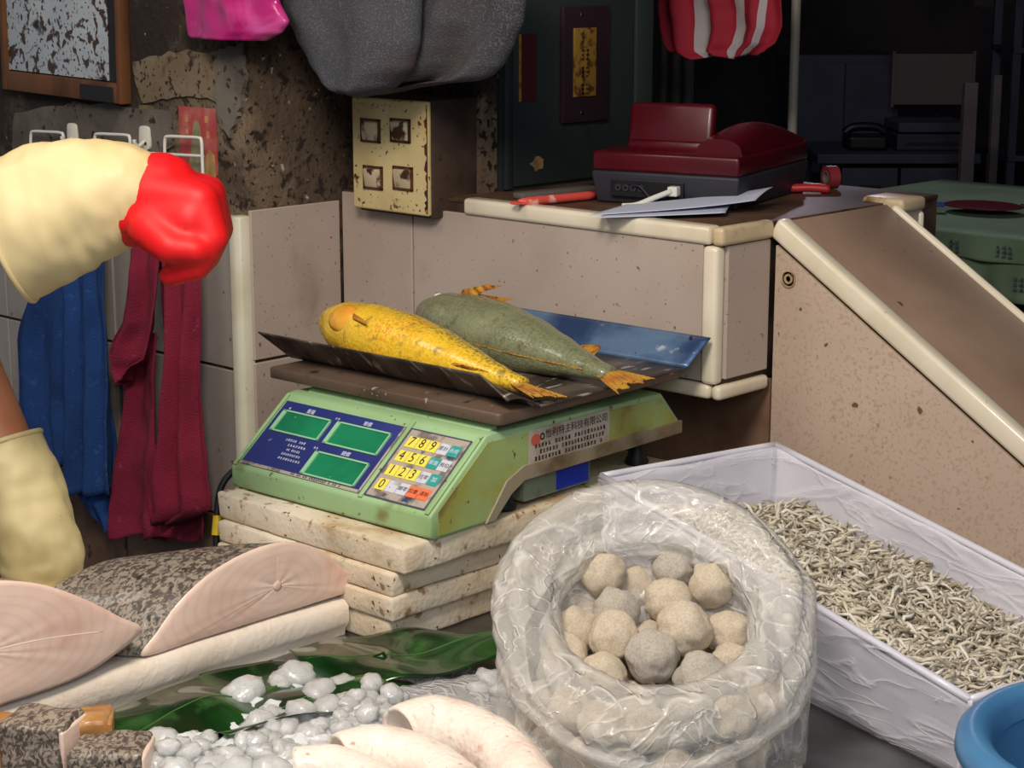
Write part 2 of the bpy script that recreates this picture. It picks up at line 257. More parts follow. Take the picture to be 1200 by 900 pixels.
def prism(poly, h, bev=0, axis='z'):
    """closed polygon (a,b) extruded 0..h ; axis x: (y,z) profile along x ; axis y: (x,z) along y"""
    f = {'z': lambda a, b, t: (a, b, t), 'x': lambda a, b, t: (t, a, b), 'y': lambda a, b, t: (a, t, b)}[axis]
    h0, h1 = h if isinstance(h, tuple) else (0, h)
    n = len(poly); vs = [f(a, b, h0) for a, b in poly] + [f(a, b, h1) for a, b in poly]
    fs = [list(range(n))[::-1], list(range(n, 2 * n))] + [[i, (i + 1) % n, n + (i + 1) % n, n + i] for i in range(n)]
    me = pyd(vs, fs); b = bmesh.new(); b.from_mesh(me); bmesh.ops.recalc_face_normals(b, faces=b.faces)
    if bev: bmesh.ops.bevel(b, geom=b.edges[:], offset=bev, segments=2, affect='EDGES', profile=.5)
    b.to_mesh(me); b.free(); return me
def cat(pts, n=6, closed=False):
    pts = [V(p) for p in pts]; out = []; m = len(pts)
    rng = range(m) if closed else range(m - 1)
    for i in rng:
        p0 = pts[(i - 1) % m] if closed or i > 0 else pts[i]; p1 = pts[i]; p2 = pts[(i + 1) % m]; p3 = pts[(i + 2) % m] if closed or i + 2 < m else p2
        for k in range(n):
            t = k / n; out.append(.5 * ((2 * p1) + (p2 - p0) * t + (2 * p0 - 5 * p1 + 4 * p2 - p3) * t * t + (3 * p1 - p0 - 3 * p2 + p3) * t ** 3))
    if not closed: out.append(pts[-1])
    return out
def loft(rings, cap=True, closed=True):
    n = len(rings[0]); vs = [v for r in rings for v in r]; fs = []
    for j in range(len(rings) - 1):
        for i in range(n if closed else n - 1):
            k = (i + 1) % n; fs.append([j * n + i, j * n + k, (j + 1) * n + k, (j + 1) * n + i])
    if cap and closed: fs += [list(range(n))[::-1], [(len(rings) - 1) * n + i for i in range(n)]]
    return fixn(pyd(vs, fs))
def tube(pts, r, seg=10, cap=True):
    pts = [V(p) for p in pts]; rings = []; up = None
    for i, p in enumerate(pts):
        t = ((pts[min(i + 1, len(pts) - 1)] - pts[max(i - 1, 0)])).normalized()
        if up is None: up = t.orthogonal().normalized()
        up = (up - t * up.dot(t)).normalized(); s = t.cross(up); rr = r[i] if isinstance(r, (list, tuple)) else r
        rings.append([p + up * (math.cos(2 * math.pi * k / seg) * rr) + s * (math.sin(2 * math.pi * k / seg) * rr) for k in range(seg)])
    return loft(rings, cap)
def lathe(prof, seg=32, cap=False):
    return loft([[V((math.cos(2 * math.pi * k / seg) * r, math.sin(2 * math.pi * k / seg) * r, z)) for k in range(seg)] for r, z in prof], cap)
def grid(f, nu, nv):
    vs = [f(i / nu, j / nv) for j in range(nv + 1) for i in range(nu + 1)]
    fs = [[j * (nu + 1) + i, j * (nu + 1) + i + 1, (j + 1) * (nu + 1) + i + 1, (j + 1) * (nu + 1) + i] for j in range(nv) for i in range(nu)]
    return pyd(vs, fs)
def join(*mes):
    b = bmesh.new()
    for me in mes: b.from_mesh(me)
    out = bpy.data.meshes.new('joined'); b.to_mesh(out); b.free(); return out
def tf(me, mx): me.transform(mx); return me
def solid(o, t, off=-1): md = o.modifiers.new('solid', 'SOLIDIFY'); md.thickness = t; md.offset = off; return o
def subs(o, n=1): md = o.modifiers.new('sub', 'SUBSURF'); md.levels = md.render_levels = n; return o
def bake(o):
    dg = bpy.context.evaluated_depsgraph_get(); me = bpy.data.meshes.new_from_object(o.evaluated_get(dg)); o.modifiers.clear(); o.data = me; return o
def empty(name, loc=(0, 0, 0), rz=0, label=None, category=None, group=None):
    o = bpy.data.objects.new(name, None); COL.objects.link(o); o.empty_display_size = .05; o.location = loc; o.rotation_euler = (0, 0, rz)
    return tag(o, label, category, group)
def tag(o, label=None, category=None, group=None, kind=None):
    if label: o['label'] = label
    if category: o['category'] = category
    if group: o['group'] = group
    if kind: o['kind'] = kind
    return o
def struct(o): o['kind'] = 'structure'; return o
def text(s, size, ext=.0002):
    cu = bpy.data.curves.new('t', 'FONT'); cu.body = s; cu.size = size; cu.extrude = ext; cu.align_x = 'CENTER'; cu.align_y = 'CENTER'; cu.resolution_u = 2
    o = bpy.data.objects.new('t', cu); COL.objects.link(o); dg = bpy.context.evaluated_depsgraph_get(); dg.update()
    me = bpy.data.meshes.new_from_object(o.evaluated_get(dg)); bpy.data.objects.remove(o); return me
def marks(w_, h, n, seed, t=.0003):
    """a line of print too small to read: n little strokes in a w x h strip"""
    rnd = random.Random(seed); ms = []
    for i in range(n):
        if rnd.random() < .12: continue
        x = -w_ / 2 + w_ * (i + .5) / n; cw = w_ / n * .72
        for k in range(3): ms.append(box(x - cw / 2, x + cw / 2 * rnd.uniform(-.2, 1), -h / 2 + h * k / 3, -h / 2 + h * k / 3 + h * .16, 0, t))
        ms.append(box(x - cw * rnd.uniform(-.3, .5), x + cw * .1, -h / 2, h / 2 * rnd.uniform(.3, 1), 0, t))
    return join(*ms)
def nz(p, s=1, seed=0): return noise.noise(V(p) * s + V((seed * 3.1, seed * 1.7, seed * 2.3)))
def lerp(a, b, t): return a + (b - a) * t
def interp(tab, t):
    if t <= tab[0][0]: return list(tab[0][1:])
    for a, b in zip(tab, tab[1:]):
        if t <= b[0]: k = (t - a[0]) / (b[0] - a[0]); k = k * k * (3 - 2 * k) * .5 + k * .5; return [lerp(x, y, k) for x, y in zip(a[1:], b[1:])]
    return list(tab[-1][1:])

# ================================================================== THE SETTING
struct(link('floor', box(-7, 2, -1.2, 7.4, -.80, -.75), 'floor'))
wl = struct(link('wall_left', box(-5.2, -2.062, 1.640, 1.90, -.75, 1.9), 'plaster'))
struct(link('wall_back', box(-2.30, -1.832, 1.868, 1.900, .395, 1.9), 'plasterdark'))
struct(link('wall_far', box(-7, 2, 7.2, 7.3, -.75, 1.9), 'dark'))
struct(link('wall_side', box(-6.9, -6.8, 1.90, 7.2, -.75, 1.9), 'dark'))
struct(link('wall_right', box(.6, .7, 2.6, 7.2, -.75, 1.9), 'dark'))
struct(link('ceiling', box(-7, 2, 1.25, 7.3, 1.9, 1.95), 'ceil'))
# tiles of the left wall: rows from z .375 down, columns 0.305 wide; outer face on y = 1.632
def tile(parent, x0, x1, y0, y1, z0, z1, m='tile', name='wall_tile', bev=.0012): return link(name, box(x0, x1, y0, y1, z0, z1, bev, 1), m, parent, smooth=30)
G = .0022
M['tilebrown'] = mat('brown_stained_tile', S(128, 102, 82), .4, var=(S(96, 72, 56), 6, .38, .64, 6), spots=[(S(66, 48, 36), 40, .6, .72, 5)])
xs = [-3.605, -3.30, -2.995, -2.69, -2.385, -2.066]; zs = [.375, .150, -.075, -.30, -.525, -.75]
link('grout_bed', box(-5.2, -2.064, 1.636, 1.6405, -.75, .372), 'grout', wl)
for a, b in zip(xs, xs[1:]):
    for t, u in zip(zs, zs[1:]): tile(wl, a + G, b - G, 1.632, 1.6395, u + G, t - G, 'tilegrey' if t > -.05 else 'tilebrown')
link('grout_bed', box(-2.0625, -2.058, 1.640, 1.868, -.75, .376), 'grout', wl)
zp = [.385, .168, -.06, -.285, -.51, -.75]
for t, u in zip(zp, zp[1:]): tile(wl, -2.0575, -2.051, 1.634, 1.798, u + G, t - G, 'tile')
ct = [(-.012, -.012), (.004, -.014), (.012, -.010), (.014, .002), (.012, .012), (-.012, .012)]
link('corner_trim', tf(prism([(a, b) for a, b in ct], (-.75, .375), .003), Matrix.Translation((-2.069, 1.629, 0))), 'pipe', wl, smooth=40)

def patch(pts, t, m, nm='plaster_patch'):
    ps = [ony(x, y, 1.640) for x, y in pts]; rnd = random.Random(len(pts)); out_ = []
    for a_, b_ in zip(ps, ps[1:] + ps[:1]):
        for k in range(6): q = a_.lerp(b_, k / 6); out_.append((q.x + rnd.uniform(-.004, .004), q.z + rnd.uniform(-.004, .004)))
    link(nm, prism(out_, (1.640 - t, 1.6402), 0, 'y'), m, wl)
M['palepl'] = mat('pale_peeling_plaster', S(124, 107, 86), .95, var=(S(112, 94, 74), 8, .4, .62, 8), spots=[(S(60, 44, 34), 30, .54, .68, 8), (S(40, 30, 24), 120, .58, .66, 3)], bump=[('N', 30, .8, 0)])
M['greypl'] = mat('grey_peeling_plaster', S(112, 104, 94), .95, var=(S(84, 76, 68), 10, .4, .62, 8), spots=[(S(50, 40, 34), 60, .6, .66, 5)], bump=[('N', 30, .8, 0)])
patch([(20, 130), (90, 120), (205, 128), (205, 170), (150, 215), (60, 240), (15, 220)], .004, 'greypl')
patch([(158, 70), (200, 62), (262, 58), (268, 95), (262, 118), (214, 112), (168, 124)], .004, 'palepl')
patch([(262, 55), (286, 52), (290, 100), (283, 135), (272, 160), (258, 140), (256, 108)], .007, 'greypl')
# ------------------------------------------------------------------ tiled counter
co = empty('tiled_counter', (-1.7, 1.8, -.75), 0, 'beige tiled counter with rounded cream ceramic edging under the maroon machine', 'counter')
def cw(name, me, m, sm=35, parent=co): return link(name, tf(me, Matrix.Translation(-V(parent.location))), m, parent, smooth=sm)
cw('counter_body', box(-2.05, -1.366, 1.806, 2.30, .207, .398), 'counterbody')
cw('counter_top', box(-2.05, -1.364, 1.812, 2.30, .398, .405, .002), mat('stained_counter_top', S(96, 72, 56), .45, var=(S(60, 42, 32), 8, .4, .66, 6), spots=[(S(36, 24, 18), 40, .64, .74, 4)]))
cw('front_tile', box(-2.048, -1.9015, 1.7995, 1.807, .150, .396, .0012, 1), 'tile')
cw('front_tile', box(-1.8985, -1.388, 1.7995, 1.807, .215, .386, .0012, 1), 'tile')
cw('return_tile', box(-1.367, -1.3595, 1.813, 1.900, .219, .384, .0012, 1), 'tile')
def bar(x0, x1, z0, z1, y0, y1): return box(x0, x1, y0, y1, z0, z1, .006, 3)
cw('edge_trim', bar(-1.796, -1.376, .385, .408, 1.7945, 1.822), 'trim')
cw('edge_trim', bar(-1.374, -1.3555, .385, .408, 1.796, 1.903), 'trimold')
cw('corner_trim', bar(-1.386, -1.363, .213, .384, 1.7945, 1.814), 'trim')
cw('bottom_trim', bar(-1.898, -1.372, .194, .2125, 1.7955, 1.816), 'trim')
cw('bottom_trim', bar(-1.3705, -1.356, .194, .2125, 1.797, 1.901), 'trim')
cw('end_block', box(-1.40, -1.338, 2.165, 2.215, .20, .40), 'tile')
cw('end_trim', bar(-1.40, -1.334, .393, .412, 2.16, 2.22), 'trimold')
cw('end_trim', bar(-1.345, -1.334, .20, .392, 2.207, 2.219), 'trim')
# ------------------------------------------------------------------ tiled ramp
rp = empty('tiled_ramp', (-1.0, 1.95, -.75), 0, 'sloping tiled side wall with cream rounded edging falling away from the counter corner', 'ramp')
sl = math.tan(R(32.3)); zr = lambda x: .413 - (x + 1.359) * sl
cw('ramp_body', tf(prism([(-2.05, -.75), (-.30, -.75), (-.30, zr(-.30) - .012), (-1.352, zr(-1.352) - .012), (-1.352, .2), (-2.05, .2)], (1.911, 2.155), axis='y'), Matrix()), 'grout', 30, rp)
cw('side_tile', prism([(-1.355, -.749), (-.302, -.749), (-.302, zr(-.302) - .034), (-1.355, zr(-1.355) - .034)], (1.904, 1.9105), .001, 'y'), 'stonepanel', 30, rp)
cw('side_tile', prism([(-2.049, -.749), (-1.358, -.749), (-1.358, .206), (-2.049, .206)], (1.905, 1.9105), .001, 'y'), mat('dark_brown_tile', S(120, 90, 70), .5, var=(S(86, 60, 44), 8, .4, .7)), 30, rp)  # stretch below the counter, darker brown than the ramp's side tile
cw('top_tile', prism([(-1.352, zr(-1.352) - .011), (-.302, zr(-.302) - .011), (-.302, zr(-.302) - .003), (-1.352, zr(-1.352) - .003)], (1.9235, 2.149), .001, 'y'), mat('brown_speckled_tile', S(168, 142, 122), .4, var=(S(148, 122, 104), 6, .3, .7), spots=[(S(92, 66, 50), 50, .69, .76, 3)]), 30, rp)
def slopebar(x0, x1, y0, y1, dz0, dz1):
    L_ = math.hypot(x1 - x0, zr(x1) - zr(x0)); me = box(0, L_, y0, y1, dz0, dz1, .006, 3)
    return tf(me, Matrix.Translation((x0, 0, zr(x0))) @ Matrix.Rotation(R(32.3), 4, 'Y'))
cw('edge_trim', slopebar(-1.352, -.305, 1.8995, 1.9235, -.024, .004), 'trim', 35, rp)
cw('edge_trim', slopebar(-1.345, -.305, 2.149, 2.159, -.016, .004), 'trim', 35, rp)
dc = [(0.0, .0), (.0035, .0), (.0038, .0012), (.0062, .0012), (.0066, .0), (.0088, 0), (.0095, .002), (.011, .002), (.0115, -.002)]
p = ony(924, 327, 1.904)
cw('drain_cap', tf(lathe(dc, 24), Matrix.Translation(p) @ Matrix.Rotation(R(90), 4, 'X')), 'trimold', 40, rp)

# ------------------------------------------------------------------ stall table
tb = empty('stall_table', (-1.1, 1.1, -.75), 0, 'steel topped market stall table carrying the scale and the fish', 'table')
tw = lambda n, me, m, sm=30: cw(n, me, m, sm, tb)
tw('table_top', box(-1.80, -.30, .35, 1.895, -.03, 0, .004), 'steel')
tw('apron', box(-1.78, -.32, .37, .39, -.10, -.03), 'steel'); tw('apron', box(-.34, -.32, .39, 1.88, -.10, -.03), 'steel'); tw('apron', box(-1.78, -1.76, .39, 1.88, -.10, -.03), 'steel')
for x in (-1.76, -.36):
    for y in (.39, 1.85): tw('leg', box(x, x + .04, y, y + .04, -.75, -.03, .003), 'steel')

# ------------------------------------------------------------------ green cabinet beside the counter opening
cb = empty('green_cabinet', (-2.05, 2.06, .405), 0, 'dark green painted cabinet with a narrow plaque, standing on the counter', 'cabinet')
kw = lambda n, me, m, sm=30, par=None: cw(n, me, m, sm, cb) if par is None else None
kw('cabinet_body', box(-2.3, -1.826, 1.903, 2.225, .405, 1.75), 'dkgreen')
kw('stile', box(-1.826, -1.8175, 1.904, 1.918, .407, 1.75, .002), 'dkgreen')
kw('stile', box(-1.826, -1.8175, 2.185, 2.224, .407, 1.75, .002), 'dkgreen')
kw('door_panel', box(-1.826, -1.8205, 1.922, 2.182, .410, 1.75, .002), 'dkgreen')
def onC(x, y, X=-1.82): return onx(x, y, X)
a = onC(656, 8); b = onC(709, 140)
kw('plaque', box(-1.8205, -1.812, a.y, b.y, b.z, a.z, .002), 'plaque')
a = onC(672, 33, -1.812); b = onC(697, 112, -1.812)
bp = kw('brass_plate', box(-1.8125, -1.8095, a.y, b.y, b.z, a.z, .0006), 'brass')
hh = (a.z - b.z)
for k in range(4):
    me = tf(marks(.019, hh * .19, 2, 50 + k, .0006), Matrix.Translation((-1.8095, (a.y + b.y) / 2, a.z - hh * (k + .5) / 4)) @ Matrix.Rotation(R(90), 4, 'Z') @ Matrix.Rotation(R(90), 4, 'X'))
    kw('engraved_mark', me, 'brassdark')
for y in (17, 132):
    c = onC(682, y, -1.812); kw('plaque_screw', tf(lathe([(0, .0015), (.003, .001), (.0035, 0)], 10), Matrix.Translation(c) @ Matrix.Rotation(R(90), 4, 'Y')), 'steel')
a = onC(608, 40); b = onC(610.5, 119)
kw('brass_strip', box(-1.8205, -1.8185, a.y, b.y, b.z, a.z, .0004), 'brass')
a = onC(612, 40); b = onC(628, 119)
kw('red_strip', box(-1.8205, -1.819, a.y, b.y, b.z, a.z), mat('dull_red_strip', S(70, 22, 30), .6))
# patch of bare paint
c = onC(630, 191); rnd = random.Random(3); pts = []
for k in range(14):
    an = 2 * math.pi * k / 14; rr = rnd.uniform(.6, 1.15); pts.append((math.cos(an) * .016 * rr, math.sin(an) * .0105 * rr))
kw('paint_chip', tf(prism(pts, .0006, axis='x'), Matrix.Translation((-1.8206, c.y, c.z))), 'chip')

# ------------------------------------------------------------------ back room
bt = empty('cloth_covered_table', (-2.45, 4.75, -.75), 0, 'long table under a pale green printed cloth in the dark back room', 'table')
bw = lambda n, me, m, sm=30, par=None: cw(n, me, m, sm, bt)
bw('table_top', box(-3.1, -1.5, 4.25, 5.25, .01, .045), 'postgrey')
for x in (-3.05, -1.59):
    for y in (4.3, 5.16): bw('leg', box(x, x + .04, y, y + .04, -.75, .01), 'postgrey')
def skirt(u, v, drop, off, wav):
    x = lerp(-3.11, -1.49, u); y = 4.242 - off
    if v < .5: return (x, lerp(5.26, y, v * 2), .0465 + off * .5)
    t = (v - .5) * 2; return (x, y - .012 * math.sin(u * wav) * t - .006 * math.sin(u * wav * 2.3 + 1) * t - .01 * t, .0465 + off * .5 - drop * t)
c1 = solid(bw('tablecloth', grid(lambda u, v: skirt(u, v, .155, .0, 52), 120, 24), 'greycloth2', 180), .002)
c2 = solid(bw('cloth_runner', grid(lambda u, v: skirt(u, v, .062, .012, 30), 120, 24), 'greycloth2', 180), .002)
for k in range(9):
    x = -2.9 + .15 * k
    bw('printed_motif', tf(marks(.05, .035, 3, 200 + k, .001), Matrix.Translation((x, 4.205, .022)) @ Matrix.Rotation(R(90), 4, 'X')), 'clothprint')
    bw('printed_motif', tf(marks(.05, .04, 3, 260 + k, .001), Matrix.Translation((x + .05, 4.208, -.055)) @ Matrix.Rotation(R(90), 4, 'X')), 'clothprint')
# fan lying on the cloth
q = onz(1120, 242, .075); fa = empty('hand_fan', q, 0, 'dark red paddle with a blue grip lying on the green tablecloth', 'paddle')
link('blade', tf(lathe([(0, .006), (.10, .006), (.112, .003), (.112, 0), (0, 0)], 24), Matrix.Diagonal((1, .8, 1, 1))), mat('dark_red_fan', S(104, 30, 44), .5), fa, (.05, .06, 0))
link('handle', tube([(.14, .10, .004), (.24, .16, .004)], .006), 'black', fa); link('grip_end', tf(box(-.09, -.03, -.02, .03, 0, .008, .003), Matrix.Rotation(R(35), 4, 'Z')), 'bagblue', fa)
# sacks under the table
for k, (x, y, sx, rz) in enumerate(((-2.15, 4.55, .16, .3), (-1.85, 4.5, .15, -.2), (-2.55, 4.6, .15, .1))):
    rings = [[V((math.cos(t) * sx * r * (1 + .12 * math.sin(3 * t + k)), math.sin(t) * sx * .8 * r * (1 + .1 * math.sin(5 * t + z * 9)), z)) for t in [2 * math.pi * i / 28 for i in range(28)]] for r, z in ((.7, 0), (1, .08), (1.05, .3), (.98, .48), (.7, .56), (.3, .60), (.22, .64))]
    s_ = empty('woven_sack', (x, y, -.75), rz, ['white woven sack with a blue band under the green cloth, middle one', 'white woven sack with a blue band under the green cloth, nearest the ramp', 'white woven sack with a blue band under the green cloth, farthest from the ramp'][k], 'sack', 'sacks under the cloth-covered table')
    link('sack_body', loft(rings), 'bagwhite', s_, smooth=180)
    link('printed_band', loft([[v * 1.012 + V((0, 0, -z * .012)) for v in (V((math.cos(t) * sx * r * (1 + .12 * math.sin(3 * t + k)), math.sin(t) * sx * .8 * r * (1 + .1 * math.sin(5 * t + zz * 9)), zz)) for t in [2 * math.pi * i / 28 for i in range(28)])] for r, z, zz in ((1.05, .3, .3), (.98, .48, .48))], False), 'bagblue', s_, smooth=180)
# far desk with machines, board, posts: turned to face the stall
FR = Matrix.Rotation(YAW - R(90), 4, 'Z')          # local x = camera right
def far(name, label, cate, px, d, zbase): 
    q = dep(px, 200, d); return empty(name, (q.x, q.y, zbase), YAW * 0 + (math.atan2(RT.y, RT.x)), label, cate)
fd = far('office_desk', 'blue grey metal desk against the far wall of the back room', 'desk', 1040, 6.9, -.75)
link('desk_top', box(-.30, .28, -.25, .25, .78, .815, .004), 'deskgrey', fd)
for x in (-.28, .23):
    for y in (-.23, .19): link('leg', box(x, x + .03, y, y + .03, 0, .78), 'deskgrey', fd)
for k in range(2):
    dr = link('drawer', box(-.21 + .21 * k, -.01 + .21 * k, -.245, .2, .63, .765, .003), 'deskgrey', fd); link('drawer_pull', box(-.15 + .21 * k, -.07 + .21 * k, -.262, -.245, .69, .705, .003), 'blackplastic', dr)
fb = far('printer', 'low dark printer with two paper decks on the far desk', 'printer', 1082, 6.9, .066)
link('body', box(-.13, .13, -.14, .14, 0, .06, .006), 'greyplastic', fb); link('lid', box(-.125, .125, -.135, .14, .064, .10, .006), 'deskgrey', fb); link('paper_slot', box(-.10, .10, -.144, -.138, .02, .03), 'blackplastic', fb)
fm = far('desk_telephone', 'small dark telephone standing on the far desk beside the printer', 'telephone', 1012, 6.85, .066)
link('base', box(-.07, .07, -.08, .08, 0, .05, .012), 'blackplastic', fm); link('handset', tube(cat([(-.075, 0, .055), (-.05, 0, .075), (0, 0, .08), (.05, 0, .075), (.075, 0, .055)], 4), .016, 10), 'blackplastic', fm, smooth=180)
nb = far('notice_board', 'beige notice board hanging above the far desk', 'board', 1088, 7.2, .20)
link('panel', box(-.15, .15, -.01, .01, 0, .19, .002), mat('beige_board', S(96, 88, 84), .8), nb)
for s in (-1, 1): link('frame_side', box(s * .152 - .006, s * .152 + .006, -.014, .014, -.01, .20, .002), 'postgrey', nb)
for (px, d, h, wd, lab) in ((1132, 6.25, .34, .022, 'grey brown square post between the far desk and the cloth-covered table'), (1163, 6.5, .35, .014, 'thin pale post beside the dark shelf upright, back room')):
    po = far('wooden_post', lab, 'post', px, d, -.75); link('shaft', box(-wd, wd, -wd, wd, 0, .75 + h, .003), 'postgrey', po); link('foot', box(-wd * 1.8, wd * 1.8, -wd * 1.8, wd * 1.8, 0, .03, .003), 'postgrey', po)
sh = far('shelf_rack', 'dark open shelf rack behind the thin pale post in the back room', 'rack', 1195, 7.2, -.75)
for x in (-.09, .5):
    for y in (-.15, .15): link('upright', box(x, x + .03, y, y + .03, 0, 1.9), 'deskgrey', sh)
for z in (.35, .75, 1.15, 1.55): link('shelf', box(-.09, .53, -.16, .19, z, z + .02), 'deskgrey', sh)
cu = far('storage_cupboard', 'dark blue grey storage cupboard in the back room beside the pale pole', 'cupboard', 985, 7.5, -.75)
link('carcass', box(-.24, .19, -.15, .25, 0, 1.13, .004), 'deskgrey', cu)
for k in range(2):
    dd = link('door', box(-.235 + .213 * k, -.026 + .213 * k, -.165, -.15, .03, 1.10, .003), 'deskgrey', cu); link('handle', box(-.045 + .03 * k, -.033 + .03 * k, -.18, -.165, .6, .72, .002), 'greyplastic', dd)
# pale pole and conduit pipes behind the striped cloth
pp = dep(930, 100, 3.3); link('pole_mesh', tube([(0, 0, 0), (0, 0, 2.65)], .0085, 12), mat('dull_pale_pole', S(150, 142, 128), .5), loc=(pp.x, pp.y, -.75), smooth=60); o = bpy.data.objects['pole_mesh']; o.name = 'pale_pole'; tag(o, 'slim pale upright pole behind the maroon machine', 'pole')
for k, (px, rr) in enumerate(((777, .007), (791, .010), (806, .011))):
    q = dep(px, 100, 3.55); o = link('conduit_pipe', tube([(0, 0, 0), (0, 0, 2.65)], rr, 10), 'postgrey', loc=(q.x, q.y, -.75), smooth=60)
    tag(o, ['thin grey conduit pipe beside the green cabinet', 'grey conduit pipe, middle one of three under the striped cloth', 'thickest grey conduit pipe of three under the striped cloth'][k], 'pipe', 'conduit pipes under the striped cloth')

# ================================================================== FOAM BOARDS AND THE WEIGHING SCALE
FB = [(-1.705, -1.388, 1.297, 1.775, .084, .115, 'worn white foam board directly under the green weighing scale, topmost of its stack'),
      (-1.70, -1.402, 1.292, 1.775, .0575, .0835, 'worn white foam board second from the top under the scale'),
      (-1.70, -1.400, 1.290, 1.775, .0305, .057, 'worn white foam board third from the top under the scale'),
      (-1.70, -1.408, 1.294, 1.775, .0, .030, 'worn white foam board at the bottom of the stack, lying on the table')]
for x0, x1, y0, y1, z0, z1, lab in FB:
    me = box(-(x1 - x0) / 2, (x1 - x0) / 2, -(y1 - y0) / 2, (y1 - y0) / 2, 0, z1 - z0, .0032, 2)
    b = bmesh.new(); b.from_mesh(me); bmesh.ops.subdivide_edges(b, edges=[e for e in b.edges if e.calc_length() > .1], cuts=24, use_grid_fill=True)
    for v in b.verts: v.co += V((nz(v.co, 30, z0 * 90), nz(v.co, 30, 3), nz(v.co, 18, 8 + z0 * 50) * .6)) * .0026
    b.to_mesh(me); b.free()
    tag(link('foam_board', me, 'foam', loc=((x0 + x1) / 2, (y0 + y1) / 2, z0), smooth=60), lab, 'foam board', 'foam boards stacked under the scale')

sc = empty('weighing_scale', (-1.545, 1.325, .1155), R(2), 'mint green electronic price scale with navy display panel and worn keypad', 'scale')
HW = .1625
prof = [(0, .003), (0, .027), (.09, .099), (.10, .1005), (.405, .094), (.443, .052), (.443, .038), (.15, .038), (.128, .026), (.10, 0), (.008, 0)]
link('case', prism(prof, (-HW, HW), .003, 'x'), 'green', sc, smooth=40)
# stained right and left cheeks and the beige skirt
chk = [(.012, .004), (.012, .030), (.09, .092), (.402, .088), (.436, .052), (.15, .054), (.122, .042), (.088, .004)]
for s in (-1, 1):
    link('side_cheek', prism(chk, tuple(sorted((s * (HW - .001), s * (HW + .0012)))), 0, 'x'), 'greenside', sc)
    sk = [(.10, .001), (.128, .026), (.15, .037), (.445, .037), (.445, .053), (.15, .055), (.12, .043), (.085, .001)]
    link('base_skirt', prism(sk, tuple(sorted((s * (HW - .002), s * (HW + .003)))), .001, 'x'), 'skirt', sc)
link('top_lip', prism([(.105, .1), (.112, .106), (.118, .106), (.118, .1)], (-HW + .02, HW - .01), .001, 'x'), 'green', sc, smooth=40)
th = math.atan2(.072, .09); PM = Matrix.Translation((0, 0, .027)) @ Matrix.Rotation(th, 4, 'X')
def onp(me): return tf(me, PM)
for q in ((-.159, -.154, .002, .114), (.153, .159, .002, .114), (.0505, .0565, .002, .114)): link('panel_rim', onp(box(*q, .0003, .0022, .0006)), 'green', sc, smooth=40)
u0, u1, s0, s1 = -.151, .049, .006, .104
bp_ = link('display_panel', onp(box(u0, u1, s0, s1, 0, .0012, .0004)), 'navy', sc)
link('panel_edge_strip', onp(join(box(u0, u1, s0, s0 + .004, .0011, .0016), box(u1 - .003, u1, s0, s1, .0011, .0016))), 'keypad', bp_)
D = [(.04, .45, .145, .47, '重量'), (.5, .94, .14, .48, '單價'), (.5, .94, .60, .95, '總價')]
W_, H_ = u1 - u0, s1 - s0
for ua, ub, va, vb, ttl in D:
    x0, x1, y1, y0 = u0 + ua * W_, u0 + ub * W_, s1 - va * H_, s1 - vb * H_
    fr = link('display_frame', onp(join(box(x0, x1, y0, y0 + .002, .001, .0034), box(x0, x1, y1 - .002, y1, .001, .0034), box(x0, x0 + .006, y0, y1, .001, .0034), box(x1 - .002, x1, y0, y1, .001, .0034))), 'bezel', sc)
    link('display_glass', onp(box(x0 + .0055, x1 - .002, y0 + .002, y1 - .002, .0010, .0018)), 'lcd', fr)
    t_ = text(ttl, .0068); link('display_title', onp(tf(t_, Matrix.Translation(((x0 + x1) / 2, y1 + .0052, .0014)))), 'inkwhite', bp_)
    link('display_unit', onp(tf(marks(.008, .003, 2, int(ua * 100 + va * 10)), Matrix.Translation((x0 - .004 + (.012 if ua < .1 else 0), y1 + .004, .0013)))), 'inkwhite', bp_)
for k in range(5):
    link('fine_print', onp(tf(marks([.034, .040, .026, .032, .038][k], .0034, 9, 30 + k), Matrix.Translation((u0 + W_ * (.30 + .012 * k), s1 - H_ * (.54 + .066 * k), .0013)))), 'inkwhite', bp_)
link('fine_print', onp(tf(marks(.09, .003, 26, 77), Matrix.Translation((u0 + W_ * .66, s1 - H_ * .975, .0018)))), 'inkblue', bp_)
k0, k1, t0, t1 = .0575, .150, .006, .104
kp = link('keypad', onp(box(k0, k1, t0, t1, 0, .0012, .0004)), 'keypad', sc)
link('keypad_border', onp(join(box(k0, k1, t0, t0 + .0016, .0011, .0018), box(k0, k1, t1 - .0016, t1, .0011, .0018), box(k0, k0 + .0016, t0, t1, .0011, .0018), box(k1 - .0016, k1, t0, t1, .0011, .0018))), 'inkblue', kp)
rows = [['7y', '8y', '9y', '累計w', '去皮t'], ['4y', '5y', '6y', '單重t', '預扣w'], ['1y', '2y', '3y', '找零w', '加t'], ['0y', '．w', '歸零w', '扣重o', '清除o']]
kw_, kh = (k1 - k0 - .012) / 5, (t1 - t0 - .016) / 4
